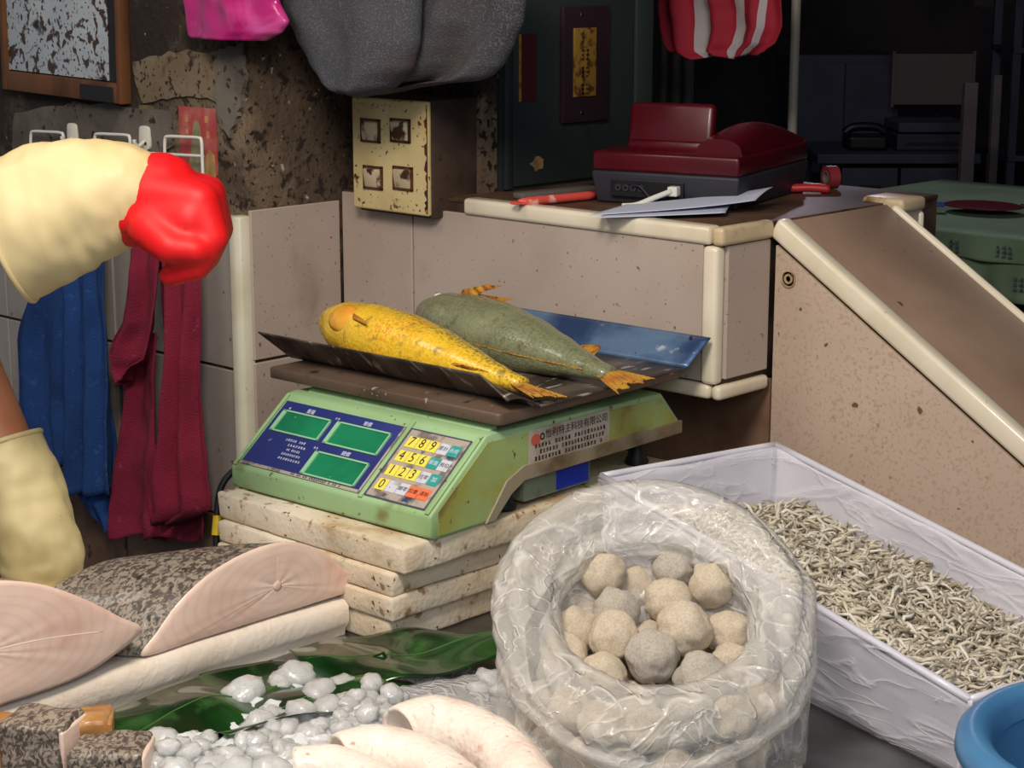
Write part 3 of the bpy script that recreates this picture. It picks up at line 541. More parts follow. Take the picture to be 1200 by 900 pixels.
for r_, row in enumerate(rows):
    for c_, kx in enumerate(row):
        cx = k0 + .006 + kw_ * (c_ + .5); cy = t1 - .009 - kh * (r_ + .45)
        kk = link('key', onp(tf(box(-kw_ * .46, kw_ * .46, -kh * .37, kh * .37, .001, .0021, .0004), Matrix.Translation((cx, cy, 0)))), {'y': 'kyellow', 'w': 'kwhite', 't': 'kteal', 'o': 'korange'}[kx[-1]], sc)
        s_ = kx[:-1]; dig = len(s_) == 1 and s_.isdigit()
        me = tf(text(s_, .019 if dig else (.0068 if len(s_) == 2 else .008), .0001), Matrix.Translation((cx, cy, .0022)) @ Matrix.Diagonal((.8 if dig else 1, .95, 1, 1)))
        link('key_legend', onp(me), M['inkblue'] if kx[-1] == 'w' else (M['inkwhite'] if kx[-1] == 't' else M['ink']), kk)
# maker's sticker on the right cheek (reads along +y)
SM = Matrix.Translation((HW + .0014, 0, 0)) @ Matrix.Rotation(R(90), 4, 'Z') @ Matrix.Rotation(R(90), 4, 'X')
st = link('maker_sticker', tf(box(.158, .302, .047, .0925, 0, .0006), SM), 'sticker', sc)
link('sticker_title', tf(text('怡利特主科技有限公司', .0112, .0001), SM @ Matrix.Translation((.242, .0835, .0008))), 'ink', st)
link('sticker_logo', tf(lathe([(0, .0003), (.008, .0003), (.008, 0)], 16), SM @ Matrix.Translation((.169, .0805, .0006)) @ Matrix.Diagonal((1, .85, 1, 1))), 'inkred', st)
link('sticker_emblem', tf(lathe([(.0022, .0003), (.0042, .0003), (.0042, 0)], 14), SM @ Matrix.Translation((.1805, .0825, .0006))), 'ink', st)
for k in range(4):
    link('sticker_print', tf(marks(.128 - .006 * (k % 2), .0052, 22, 90 + k), SM @ Matrix.Translation((.231, .0735 - .0075 * k, .0007))), 'ink' if k != 3 else 'inkblue', st)
link('battery_box', box(.02, HW - .012, .165, .285, .005, .0385, .003), mat('grey_green_plastic', S(126, 138, 118), .5, var=(S(96, 96, 76), 30, .5, .7)), sc, smooth=40)
link('blue_label', box(HW - .0125, HW - .0112, .222, .280, .008, .036), 'bluesticker', sc)
for x in (-.125, .13):
    for y in (.085, .40): link('foot', tf(lathe([(0, .0), (.014, 0), (.015, .004), (.011, .012), (.011, .04), (0, .04)], 16), Matrix.Translation((x, y, .0))), 'black', sc, smooth=40)
link('foot', tf(lathe([(0, .0), (.016, 0), (.017, .004), (.012, .012), (.010, .03), (0, .03)], 16), Matrix.Translation((.135, .145, .0))), 'black', sc, smooth=40)
link('weighing_post', box(-.05, .03, .22, .34, .09, .112), 'black', sc)
pl = link('platform', prism([(-.205, .100), (.168, .100), (.172, .106), (.172, .43), (-.205, .43)], (.109, .1235), .003), 'plate', sc, smooth=40)
# fish pan lying on the platform: flat bottom, two long flanges leaning out
pn = empty('fish_pan', (-1.545, 1.325, .2395), R(2), 'long scratched steel pan with flared sides holding two fish on the scale', 'pan')
def pan_f(u, v):
    x = lerp(-.222, .188, u)
    if v < .2: t = v / .2; y, z = lerp(.112, .15, t), lerp(.035, 0, t); x = lerp(lerp(-.238, .172, u), x, t)
    elif v > .8: t = (v - .8) / .2; y, z = lerp(.42, .455, t), lerp(0, .034, t); x += .010 * t * u
    else: y, z = lerp(.15, .42, (v - .2) / .6), 0
    if u > .9 and v < .2: z *= 1 - (u - .9) / .1 * .7 * (1 - v / .2)
    return (x, y, z + .0006)
for nm, v0, v1, m in (('front_flange', 0, .2, 'pan'), ('pan_bottom', .2, .8, 'pan'), ('back_flange', .8, 1, 'pansky')):
    solid(link(nm, grid(lambda u, v: pan_f(u, lerp(v0, v1, v)), 40, 8), m, pn, smooth=40), .0016, 1)

# ------------------------------------------------------------------ fish
def fish_mats(tag_, belly, back, yb, wid, orange, hi_):
    return mat('croaker_skin_' + tag_, belly, .28, var=(back, 60, yb, yb + wid, 3, .012, 'Y'), spots=[(orange, 9, .60, .76, 4)] + [(hi_, 240, .30, .62, 0, 0, 'VORONOI'), (S(84, 80, 50), 55, .54, .80, 7, .4)], bump=[('V', 260, .16, 0), ('N', 50, .12, 0)], coat=.4)
M['croak1'] = fish_mats('yellow', S(232, 180, 34), S(122, 112, 60), -.016, .030, S(228, 152, 36), S(238, 196, 58))
M['croak2'] = fish_mats('olive', S(206, 164, 50), S(116, 120, 88), -.050, .014, S(140, 144, 108), S(130, 133, 102))
M['fin'] = mat('orange_yellow_fin', S(200, 146, 52), .4, var=(S(178, 98, 42), 30, .45, .7), spots=[(S(110, 86, 40), 120, .6, .7, 2)], bump=[('WY', 160, .5, 1)])
M['gill'] = mat('orange_gill_cover', S(228, 150, 44), .3, var=(S(240, 180, 60), 30, .4, .7), coat=.4)
def fish(name, head, tail, label, m, roll, grp, fins):
    head, tail = V(head), V(tail); ax = (tail - head); L_ = ax.length
    e = empty(name, head, 0, label, 'fish', grp)
    xa = ax.normalized(); ya = V((0, 0, 1)).cross(xa).normalized(); za = xa.cross(ya); rm = Matrix((xa, ya, za)).transposed().to_4x4()
    e.rotation_euler = (rm @ Matrix.Rotation(R(roll), 4, 'X')).to_euler()
    tab = [(0, .003, .003), (.015, .012, .009), (.05, .024, .017), (.12, .037, .025), (.24, .046, .030), (.36, .047, .030), (.5, .041, .026), (.63, .031, .019), (.75, .020, .012), (.84, .013, .008), (.88, .012, .007)]
    rings = []
    for k in range(45):
        t = .88 * k / 44; h, w2 = interp(tab, t); h *= 1.0; w2 *= 1.3; cy = .004 * math.sin(t * 3); n = 32
        rings.append([V((t * L_, cy + math.copysign(abs(math.cos(a_)) ** .95, math.cos(a_)) * h, math.copysign(abs(math.sin(a_)) ** .9, math.sin(a_)) * w2)) for a_ in [2 * math.pi * i / n for i in range(n)]])
    link('body', loft(rings), m, e, smooth=180)
    def fin(nm, pts, th_=.0012, mm='fin'):
        b = bmesh.new(); c = sum((V(p) for p in pts), V()) / len(pts); dn = (V(pts[1]) - V(pts[0])).cross(V(pts[-1]) - V(pts[0])).normalized() * th_
        up_ = [b.verts.new(V(p) + dn * .5) for p in pts]; lo_ = [b.verts.new(V(p) - dn * .5) for p in pts]; n = len(pts)
        b.faces.new(up_); b.faces.new(lo_[::-1])
        for i in range(n): b.faces.new((up_[i], lo_[i], lo_[(i + 1) % n], up_[(i + 1) % n]))
        me = bpy.data.meshes.new(nm); bmesh.ops.recalc_face_normals(b, faces=b.faces); b.to_mesh(me); b.free(); return link(nm, me, mm, e)
    # tail fan: thin wedge of rays with ragged edge
    rays = 15; prof_ = []
    rnd = random.Random(len(label))
    def tail_f(u, v):
        a_ = lerp(-1, 1, u); t = lerp(.845, 1.0 - .03 * abs(math.sin(u * 9)) - .05 * (1 - abs(a_)) * .4, v)
        wv = lerp(.010, .030, v ** .8); return (t * L_, a_ * wv + .003, math.sin(u * 40) * .0008 * v - .004 * v + (.006 * (1 - abs(a_)) * (1 - v)))
    solid(link('tail_fin', grid(tail_f, 42, 8), 'fin', e, smooth=180), .0016, 0)
    def strip(nm, t0_, t1_, sgn, hmax, z_):
        def g(u, v):
            t = lerp(t0_, t1_, u); h, _ = interp(tab, t); y = sgn * (h - .002 + v * hmax * math.sin(math.pi * min(1, u * 1.15 + .08)) * (1 + .12 * math.sin(u * 60)))
            return ((t + v * .03) * L_, y + .004 * math.sin(t * 3), z_ * v)
        return solid(link(nm, grid(g, 40, 4), 'fin', e, smooth=180), .001, 0)
    sd_ = 1 if fins == 1 else -1; strip('dorsal_fin', .28, .78, sd_, .008 if fins == 1 else .0005, .004); strip('anal_fin', .64, .75, -sd_, .0025 if fins == 1 else .020, .006)
    link('gill_cover', tf(loft([[V((math.cos(a_) * r_ * .030, math.sin(a_) * r_ * .019, z_ - .004 * (math.cos(a_) * r_) ** 2 - .005 * (math.sin(a_) * r_) ** 2)) for a_ in [2 * math.pi * i / 24 for i in range(24)]] for r_, z_ in ((1, -.004), (.97, -.0005), (.8, .0014), (.4, .0022), (.05, .0024))], True), Matrix.Translation((.185 * L_, -.0365, .0185)) @ Matrix.Rotation(R(62), 4, 'X') @ Matrix.Rotation(R(-5), 4, 'Y')), m if fins == 2 else 'gill', e, smooth=180)
    ey = link('eye', tf(lathe([(0, .003), (.003, .0025), (.0055, 0), (.0055, -.004)], 16), Matrix.Translation((.065 * L_, .010, .0235)) @ Matrix.Rotation(R(-20), 4, 'Y')), 'eye', e, smooth=180)
    link('pupil', tf(lathe([(0, .0036), (.0022, .0032), (.0028, .0018)], 12), Matrix.Translation((.065 * L_, .010, .0235)) @ Matrix.Rotation(R(-20), 4, 'Y')), 'ink', ey)
    if fins == 1:
        fin('pectoral_fin', [(.23 * L_, -.034, .0255), (.30 * L_, -.041, .0235), (.33 * L_, -.0445, .019), (.25 * L_, -.041, .021)])
    else:
        fin('pelvic_fin', [(.14 * L_, .018, .022), (.17 * L_, .020, .038), (.26 * L_, .026, .050), (.33 * L_, .029, .053), (.25 * L_, .024, .040), (.20 * L_, .020, .026)], .003)
        fin('pelvic_fin', [(.17 * L_, .022, .020), (.22 * L_, .026, .034), (.37 * L_, .034, .038), (.28 * L_, .030, .026)], .003)
    return e
PW = lambda x, y, z: V((-1.545, 1.325, .2395)) + Matrix.Rotation(R(2), 3, 'Z') @ V((x, y, z))      # a point in the pan
F0 = fish('croaker_fish', PW(-.205, .192, .045), PW(.195, .160, .014), 'bright yellow bellied fish lying along the near edge of the scale pan', 'croak1', -10, 'fish in the scale pan', 1)
F1 = fish('croaker_fish', PW(-.165, .324, .043), PW(.240, .256, .016), 'olive grey fish lying on the scale pan behind the yellow one', 'croak2', 8, 'fish in the scale pan', 2)

# ================================================================== FISH BLOCKS ON THE WRAPPED FOAM SLAB
fs = empty('wrapped_foam_slab', (-1.595, 1.0, 0), 0, 'white foam slab wrapped in clear film under the big fish pieces', 'foam slab')
def slab_f(prof_, y0, y1):
    rings = []
    for k in range(41):
        y = lerp(y0, y1, k / 40); e_ = min(1, min(k, 40 - k) / 1.5) ; sh_ = 1 - .012 * (1 - e_)
        rings.append([V((x * sh_ + nz((x * 3, y * 9, z * 5), 1, 2) * .004, y, z * (1 - .05 * (1 - e_)) + (nz((x * 9, y * 13, 0), 1, 4) * .003 if z > .01 else 0))) for x, z in prof_])
    return loft(rings)
sp_ = [(-.125, 0), (-.125, .020), (-.125, .036), (-.121, .042), (-.11, .0445), (0, .045), (.108, .0445), (.121, .0425), (.1275, .037), (.1285, .028), (.1285, .019), (.1265, .014), (.122, .008), (.121, 0)]
link('slab', slab_f(sp_, -.32, .2885), 'foamclean', fs, smooth=60)
def fish_block(name, outline, off, k, label, cx, spine):
    """outline (y,z) of the cut face on plane x = cx, skin lofted to a smaller far outline shifted by off"""
    pts = cat([(0, a_, b_) for a_, b_ in outline], 6, True)
    y0 = sum(q.y for q in pts) / len(pts); zb = min(q.z for q in pts)
    e = empty(name, (cx, y0, zb), 0, label, 'fish piece', 'big fish pieces on the wrapped slab')
    P = [V((0, q.y - y0, q.z - zb)) for q in pts]; rings = []
    for j in range(15):
        t = j / 14; kk = lerp(1, k, t ** 1.5); sh_ = V((off[0] * t, off[1] * t, 0))
        rings.append([V((q.x, q.y * kk, q.z * kk)) + sh_ + V((0, 1, 1)) * (nz(q * 20 + sh_ * 20, 1, 5) * .0015 * (t > 0)) for q in P])
    me = loft(rings, True); sk_ = link('skin', me, ['fishskin', 'flesh'], e, smooth=50)
    # cut face: slightly proud flesh with shrunken outline
    c = V((0, spine[0] - y0, spine[1] - zb)); fr = []
    for kk, x in ((1.0, .0002), (.985, .0022), (.93, .0032), (.7, .0034), (.4, .0036), (.12, .0036), (.01, .0036)): fr.append([V((x + (nz(q * 30, 1, 3) * .0006 if kk < .95 else 0), lerp(c.y, q.y, kk), lerp(c.z, q.z, kk))) for q in P])
    cf = link('cut_face', tf(loft(fr, False), Matrix.Translation((0, -c.y, -c.z + .045))), 'flesh', e, smooth=60); cf.location = (0, c.y, c.z - .045)
    ymin = min(P, key=lambda q: q.y); ymax = max(P, key=lambda q: q.y); zt = max(q.z for q in P)
    for (yy, zz, rr) in ((ymin.y * .62, lerp(c.z, ymin.z, .62), .0009), (ymax.y * .72, lerp(c.z, ymax.z, .55), .0009), (c.y + .002, zt * .8, .0006), (c.y, .012, .0008)):
        mid = V((.0036, (c.y + yy) / 2, (c.z + zz) / 2 + .003))
        link('membrane_line', tf(tube(cat([(0, c.y, c.z), (0, mid.y, mid.z), (0, yy, zz)], 6), [rr * 1.3] * 6 + [rr] * 6 + [rr * .4], 8), Matrix.Translation((.0033, 0, 0)) @ Matrix.Diagonal((.35, 1, 1, 1))), 'membrane', e, smooth=180)
    link('spine', tf(lathe([(0, .0018), (.003, .0016), (.0058, .0004), (.0062, -.001)], 14), Matrix.Translation((.0034, c.y, c.z)) @ Matrix.Rotation(R(90), 4, 'Y')), 'spine', e, smooth=180)
    return e
fish_block('fish_block', [(1.024, .046), (1.042, .066), (1.072, .092), (1.112, .1125), (1.160, .1235), (1.205, .1235), (1.245, .110), (1.278, .086), (1.300, .060), (1.306, .047), (1.25, .0455), (1.17, .0455), (1.09, .0455)], (-.118, -.112), .80,
           'half loaf shaped piece of big fish with mottled skin, against the foam boards', -1.478, (1.195, .078))
fish_block('fish_block', [(1.018, .078), (.993, .098), (.948, .130), (.898, .156), (.838, .170), (.778, .16), (.708, .125), (.663, .085), (.688, .055), (.768, .048), (.858, .0465), (.938, .049), (.983, .060)], (-.095, -.050), 1.05,
           'pointed piece of big fish with grey skin, near the small chunks', -1.468, (.84, .103))
# ------------------------------------------------------------------ small fish chunks
def chunk(p, s, rz, mtop, mside, label, seed):
    e = empty('fish_chunk', p, rz, label, 'fish chunk', 'small fish chunks beside the slab')
    def blk(z0, z1, inf):
        me = box(-s[0] / 2 - inf, s[0] / 2 + inf, -s[1] / 2 - inf, s[1] / 2 + inf, z0, z1, .004, 2); b = bmesh.new(); b.from_mesh(me)
        bmesh.ops.subdivide_edges(b, edges=[e_ for e_ in b.edges if e_.calc_length() > .01], cuts=5, use_grid_fill=True)
        for v in b.verts: v.co += V((nz(v.co, 40, seed), nz(v.co, 40, seed + 2), nz(v.co, 40, seed + 4))) * .004
        b.to_mesh(me); b.free(); return me
    link('skin', blk(0, s[2], 0), mtop, e, smooth=60)
    link('cut_flesh', tf(box(-.002, .003, -s[1] / 2 + .002, s[1] / 2 - .002, .002, s[2] - .003, .002), Matrix.Translation((s[0] / 2, 0, 0))), mside, e, smooth=60)
for args in ((onz(52, 902, 0), (.062, .052, .052), .5, 'fishskin', 'flesh', 'small mottled grey fish chunk closest to the foam slab edge', 1),
             (onz(112, 890, 0), (.03, .045, .046), .9, 'chunkflesh', 'chunkflesh', 'amber brown skinless fish chunk between two mottled ones', 5),
             (onz(132, 925, 0), (.064, .055, .044), .75, 'fishskin', 'flesh', 'small mottled grey fish chunk beside the crushed ice', 9),
             (onz(-12, 895, 0), (.05, .045, .045), .3, 'chunkflesh', 'chunkflesh', 'brown fish chunk beside the mottled chunk, away from the ice', 12)): chunk(*args)

# ------------------------------------------------------------------ leaves, sheet, squid
def leaf(a_, b_, wd, label, seed):
    a_, b_ = V(a_), V(b_); ax = b_ - a_; L_ = ax.length; e = empty('banana_leaf', a_, math.atan2(ax.y, ax.x), label, 'leaf', 'green leaves under the ice')
    def f(u, v):
        s_ = lerp(-1, 1, v); ww = wd * (math.sin(math.pi * (u * .88 + .07)) ** .45); x = u * L_; y = s_ * ww
        z = .012 + .012 * s_ * math.sin(u * 4 + seed) + .007 * math.sin(u * 8 + s_ * 2 + seed) + .010 * nz((x * 16, y * 16, seed), 1, seed) + .004 * (1 - abs(s_))
        return (x, y, max(.0012, z))
    solid(link('blade', grid(f, 70, 24), 'leaf', e, smooth=180), .0008, 1)
    link('midrib', tube([V(f(k / 20, .5)) + V((0, 0, .0006)) for k in range(21)], [.0016 * (1 - k / 26) for k in range(21)], 8), mat('leaf_midrib', S(64, 104, 46), .35), e, smooth=180)
leaf(onz(592, 760, .01), onz(350, 800, .01), .075, 'glossy dark green leaf against the foot of the foam boards', 1)
leaf(onz(372, 800, .01), onz(110, 890, .01), .062, 'glossy dark green leaf along the wrapped slab, half under ice', 3)
leaf(onz(470, 800, .004), onz(250, 880, .004), .05, 'narrow green leaf mostly buried under the crushed ice', 5)

def sheetf(u, v):
    A, B_, C_, D_ = onz(300, 905, .01), onz(590, 985, .01), onz(660, 830, .01), onz(520, 772, .01)
    p = (A * (1 - u) + B_ * u) * (1 - v) + (D_ * (1 - u) + C_ * u) * v
    z = .016 + .012 * nz((p.x * 14, p.y * 14, 0), 1, 2) + .006 * nz((p.x * 45, p.y * 45, 0), 1, 5) + (.028 * max(0, (u - .75) / .25) ** 1.5) * v
    return (p.x + nz(p, 16, 3) * .012, p.y + nz(p, 16, 6) * .012, max(.0105, z))
tag(link('plastic_sheet', grid(sheetf, 60, 60), 'sheet', smooth=180), 'cloudy crumpled plastic sheet under the white squid bodies', 'plastic sheet')
SQ = [([(468, 862), (510, 852), (555, 866), (600, 896), (640, 950)], .027, 'widest white squid body, touching the plastic bag sheet edge'),
      ([(398, 893), (440, 885), (490, 897), (540, 930), (570, 975)], .025, 'white squid body lying between two others on the plastic sheet'),
      ([(345, 905), (390, 905), (440, 925), (480, 960)], .021, 'white squid body nearest the fish chunks on the plastic sheet')]
for pts, r_, lab in SQ:
    ps = [onz(x, y, .030) for x, y in pts]; o0 = ps[0].copy(); o0.z = 0; C_ = cat([p - o0 for p in ps], 6); n = len(C_)
    e = empty('squid_body', o0, 0, lab, 'squid', 'white squid bodies')
    rr = [r_ * (.90 + .1 * min(1, k / 4)) * (1 - .25 * (k / n) ** 3) for k in range(n)]
    tb_ = tube(C_, rr, 28, False); 
    me = tb_
    for v in me.vertices: v.co += V((nz(v.co, 60, 1), nz(v.co, 60, 2), nz(v.co, 60, 3))) * .0012
    solid(link('mantle', me, 'squid', e, smooth=180), .005, 0)
    link('end_flap', tf(loft([[V((math.cos(a_) * r_ * k, math.sin(a_) * r_ * k, z_)) for a_ in [2 * math.pi * i / 24 for i in range(24)]] for k, z_ in ((.92, .0), (.85, -.003), (.6, -.008), (.1, -.010))], False), Matrix.Translation(C_[0]) @ (C_[0] - C_[1]).to_track_quat('Z', 'Y').to_matrix().to_4x4()), 'squid', e, smooth=180)

# ------------------------------------------------------------------ ice
def slush(u, v):
    A, B_, C_, D_ = onz(120, 905, .0), onz(330, 960, .0), onz(500, 850, .0), onz(330, 800, .0)
    p = (A * (1 - u) + B_ * u) * (1 - v) + (D_ * (1 - u) + C_ * u) * v; e_ = min(u, 1 - u, v, 1 - v) * 5
    return (p.x, p.y, max(.001, .020 * min(1, e_) ** .5 + .008 * nz(p, 50, 2) + .004 * nz(p, 120, 5)))
tag(link('ice_slush', grid(slush, 90, 60), mat('white_ice_slush', S(240, 243, 245), .25, trans=.25, ior=1.31, bump=[('V', 120, .5, 0), ('N', 60, .5, 0)]), smooth=180), 'grainy layer of half melted crushed ice under the larger lumps', 'ice', kind='stuff')
ice_meshes = []
for k in range(10):
    b = bmesh.new(); bmesh.ops.create_icosphere(b, subdivisions=3, radius=1)
    for v in b.verts:
        d_ = v.co.normalized(); v.co = d_ * (1 + .30 * nz(d_, 1.6, k) + .10 * nz(d_, 4, k + 20)); v.co.z *= .72; v.co.x *= 1.1
    me = bpy.data.meshes.new('ice'); b.to_mesh(me); b.free(); me.materials.append(M['ice']); shade(me, 180); ice_meshes.append(me)
rnd = random.Random(11)
big = [(285, 812, .022), (350, 792, .021), (372, 812, .02), (398, 806, .018), (332, 800, .016), (385, 832, .017), (355, 835, .018), (438, 812, .014), (462, 818, .013), (425, 830, .016), (450, 838, .015), (300, 848, .017), (330, 858, .019), (362, 862, .018), (318, 838, .013),
       (190, 868, .017), (222, 880, .013), (270, 888, .018), (305, 885, .019), (335, 885, .016), (250, 898, .016), (370, 888, .014), (145, 872, .010), (162, 866, .009), (440, 792, .013), (575, 795, .016), (590, 810, .014), (562, 806, .012), (595, 790, .013), (605, 800, .010), (405, 850, .015), (388, 860, .014), (290, 866, .015), (210, 902, .018), (180, 895, .016), (240, 868, .010), (345, 815, .012), (310, 875, .014), (280, 905, .018), (320, 905, .018)]
spots_ = [(x, y, r_ * 1.0, .55) for x, y, r_ in big]
for k in range(95):
    t = rnd.random(); x = rnd.uniform(180, 460); y = lerp(905, 812, (x - 180) / 280) + rnd.gauss(0, 16) + 12
    if x < 300 and y < 850: continue
    spots_.append((x, min(y, 925), rnd.uniform(.006, .012), rnd.uniform(.5, 2.2)))
for (x, y, r_, up_) in spots_:
    p = onz(x, y, .012 + r_ * .4); o = bpy.data.objects.new('ice_chunk', rnd.choice(ice_meshes)); COL.objects.link(o)
    o.location = (p.x, p.y, .008 + r_ * up_); o.scale = (r_,) * 3; o.rotation_euler = (rnd.uniform(-.5, .5), rnd.uniform(-.5, .5), rnd.uniform(0, 6.28))
    lab_ = 'small clear ice lump beside the foot of the plastic bag' if x > 550 else ('large rounded lump of melting ice on the green leaves' if r_ >= .016 else ('middling clear lump of ice among the crushed ice' if r_ >= .0095 else 'small chip of clear ice in the crushed ice'))
    tag(o, lab_, 'ice', 'crushed ice on the leaves')

# ================================================================== BAG OF FISH BALLS
BC = V((-1.035, 1.28, 0)); TL_ = R(28); NB = (UP * math.cos(TL_) - FW * math.sin(TL_)); Z0 = .128
PT = lambda x, y, dn: (lambda d: CAM + d * (((BC + UP * Z0 - NB * dn) - CAM).dot(NB) / d.dot(NB)))(ray(x, y))
bag = empty('plastic_bag', (BC.x, BC.y, 0), 0, 'big open clear plastic bag with a thick rolled cuff full of fish balls', 'bag')
def ringp(r, up_, seed, wr, n=120):
    out = []
    for i in range(n):
        a_ = 2 * math.pi * i / n; d = FW * math.sin(a_) + RT * math.cos(a_)
        wob = 1 + wr * (nz((math.cos(a_) * 2.2, math.sin(a_) * 2.2, up_ * 14), 1, seed) + .5 * nz((math.cos(a_) * 7, math.sin(a_) * 7, up_ * 30), 1, seed + 4))
        zz = (Z0 + math.sin(a_) * r * math.tan(TL_) * .95 + up_) if up_ is not None else 0
        out.append(d * (r * wob) + UP * zz)
    return out
def cuff(k):   # rolled cuff, k 0..1 round the roll from the opening over the top to the outside
    a_ = lerp(-.35 * math.pi, 1.55 * math.pi, k); return .120 - .030 * math.cos(a_), .030 * math.sin(a_)
cf = []
for k in range(26):
    r_, u_ = cuff(k / 25); cf.append(ringp(r_ + .004 * math.sin(k * 2.1), u_, 2, .045))
inner = [ringp(lerp(.070, .092, t), lerp(-.07, -.02, t), 6, .05) for t in (0, .5)] 
link('rolled_cuff', loft(inner + cf, False), 'cuff', bag, smooth=180)
body = []
for k in range(15):
    t = k / 14; row = []
    for i, top in enumerate(ringp(.132, -.018, 2, .03)):
        a_ = 2 * math.pi * i / 120; d = FW * math.sin(a_) + RT * math.cos(a_)
        bulge = math.sin(math.pi * min(1, t * 1.05)) * .012
        rr = lerp(.142, .136, t) + bulge * .5 + .006 * nz((math.cos(a_) * 4, math.sin(a_) * 4, t * 3), 1, 8) + .003 * nz((math.cos(a_) * 12, math.sin(a_) * 12, t * 6), 1, 9)
        row.append(d * rr + UP * max(.002, top.z * t))
    body.append(row)
body = [[p * .5 + UP * .002 * 0 for p in body[0]]] + body
link('bag_body', loft(body, False), 'bag', bag, smooth=180)
def flapf(u, v):
    a_ = lerp(-2.5, -1.7, u); d = FW * math.sin(a_) + RT * math.cos(a_); p = d * lerp(.125, .19, v); return p + UP * (.004 + .055 * (1 - v) * (.6 + .4 * math.sin(u * 9)) + .012 * math.sin(u * 21 + v * 6))
link('loose_flap', grid(flapf, 30, 14), 'bag', bag, smooth=180)
ball_me = []
for k in range(8):
    b = bmesh.new(); bmesh.ops.create_icosphere(b, subdivisions=4, radius=1)
    for v in b.verts:
        d = v.co.normalized(); v.co = d * (1 + .14 * nz(d, 1.7, k) + .06 * nz(d, 4, k + 9) + .025 * nz(d, 11, k + 5))
    me = bpy.data.meshes.new('fish_ball'); b.to_mesh(me); b.free(); me.materials.append(M['ballgrey' if k in (2, 5) else 'ball']); shade(me, 180); ball_me.append(me)
bl = [(707, 688, 26, .03), (744, 685, 24, .045), (786, 668, 26, .03), (830, 700, 26, .03), (790, 711, 27, .035), (722, 722, 26, .03), (803, 741, 30, .012), (681, 741, 25, .03), (717, 754, 27, .018), (760, 748, 24, .05), (766, 779, 28, .015), (851, 752, 26, .03), (858, 787, 25, .025), (820, 803, 28, .015), (675, 785, 25, .03), (712, 792, 25, .03), (690, 710, 22, .055), (850, 722, 24, .055), (780, 812, 24, .04), (740, 812, 24, .04)]
BP = [[PT(x, y, dn + .004), r_ / 1270 * 1.10] for x, y, r_, dn in bl]
rnd = random.Random(5)
for k in range(16):                                   # the layer seen through the film near the foot of the bag
    a_ = math.pi + math.pi * (k + .5) / 16; d = FW * math.sin(a_) + RT * math.cos(a_); zz = .024 + .030 * (k % 2)
    BP.append([BC + d * (.098 - .012 * (k % 2)) + UP * zz, .021])
for k in range(10): 
    a_ = 2 * math.pi * k / 10; BP.append([BC + V((math.cos(a_) * .055, math.sin(a_) * .055, .03)) , .022])
for k in range(14):
    a_ = 2 * math.pi * k / 14; rr = .075 if k % 2 else .04; c_ = BC + UP * Z0 - NB * .075 + (RT * math.cos(a_) + (FW * math.cos(TL_) + UP * math.sin(TL_)) * math.sin(a_)) * rr; BP.append([c_, .023])
for it in range(60):
    for i in range(len(BP)):
        for j in range(i):
            d = BP[i][0] - BP[j][0]; m_ = BP[i][1] + BP[j][1]; L_ = d.length
            if L_ < m_ * .98:
                s_ = d / max(L_, 1e-5) * (m_ * .98 - L_) * .5
                wi, wj = (.25 if i < 20 else 1), (.25 if j < 20 else 1)
                BP[i][0] += s_ * wi; BP[j][0] -= s_ * wj
    for q in BP:
        h = q[0] - BC; h.z = 0
        if h.length > .102: q[0] -= h.normalized() * (h.length - .102)
        q[0].z = max(q[0].z, .024)
for k, (p, r_) in enumerate(BP):
    o = bpy.data.objects.new('fish_ball', ball_me[k % 8]); COL.objects.link(o); o.location = p; o.scale = (r_,) * 3; o.rotation_euler = (k, k * 2.3, k * .7)
    low = k >= 20; gr = k % 8 in (2, 5)
    tag(o, ('greyish' if gr else 'beige') + (' fish ball seen through the film low in the plastic bag' if low else ' rough fish ball on top in the open plastic bag'), 'fish ball', 'fish balls in the plastic bag')

# ================================================================== WHITEBAIT BOX
Lc, Bk, Fc = V((-1.337, 1.556, .152)), V((-1.285, 1.812, .152)), V((-.779, 1.409, .082))
ex = (Fc - Lc); ey = (Bk - Lc); ey -= ex * (ey.dot(ex) / ex.dot(ex)) * .35; Gc = Fc + ey; Bk = Lc + ey
bx = empty('whitebait_box', (-1.03, 1.6, 0), 0, 'long white box lined with clear film, heaped with tiny whitebait', 'box')
o_ = V(bx.location); ctr = (Lc + Bk + Fc + Gc) / 4
def wall(p, q):
    n = (q - p).cross(UP).normalized(); n = n if n.dot(((p + q) / 2 - ctr)) > 0 else -n
    def f(u, v):
        t = p.lerp(q, u); base = V((t.x, t.y, .001)) - n * .012; w_ = base.lerp(t, v); return w_ - o_ + n * (.0025 * nz(w_, 14, 3) * v)
    return solid(link('side_wall', grid(f, 40, 10), 'carton', bx, smooth=60), .006, 0)
for a_, b_ in ((Lc, Fc), (Fc, Gc), (Gc, Bk), (Bk, Lc)): wall(a_, b_)
def rim(p, q): return link('rim', tf(tube([p.lerp(q, k / 10) for k in range(11)], .0042, 8), Matrix.Translation(-o_)), 'carton', bx, smooth=180)
for a_, b_ in ((Lc, Fc), (Fc, Gc), (Gc, Bk), (Bk, Lc)): rim(a_, b_)
def surf(a_, b_):                                     # heap of whitebait: a along the box, b across (0 near side)
    top = Lc + ex * a_ + ey * b_; drop = lerp(.010, .050, b_ ** .8) + .05 * max(0, (.13 - a_) / .13) ** 1.2 + .006 * nz((a_ * 9, b_ * 4, 0), 1, 4) - .006 * math.sin(a_ * 3.1)
    return top - UP * (drop + .006)
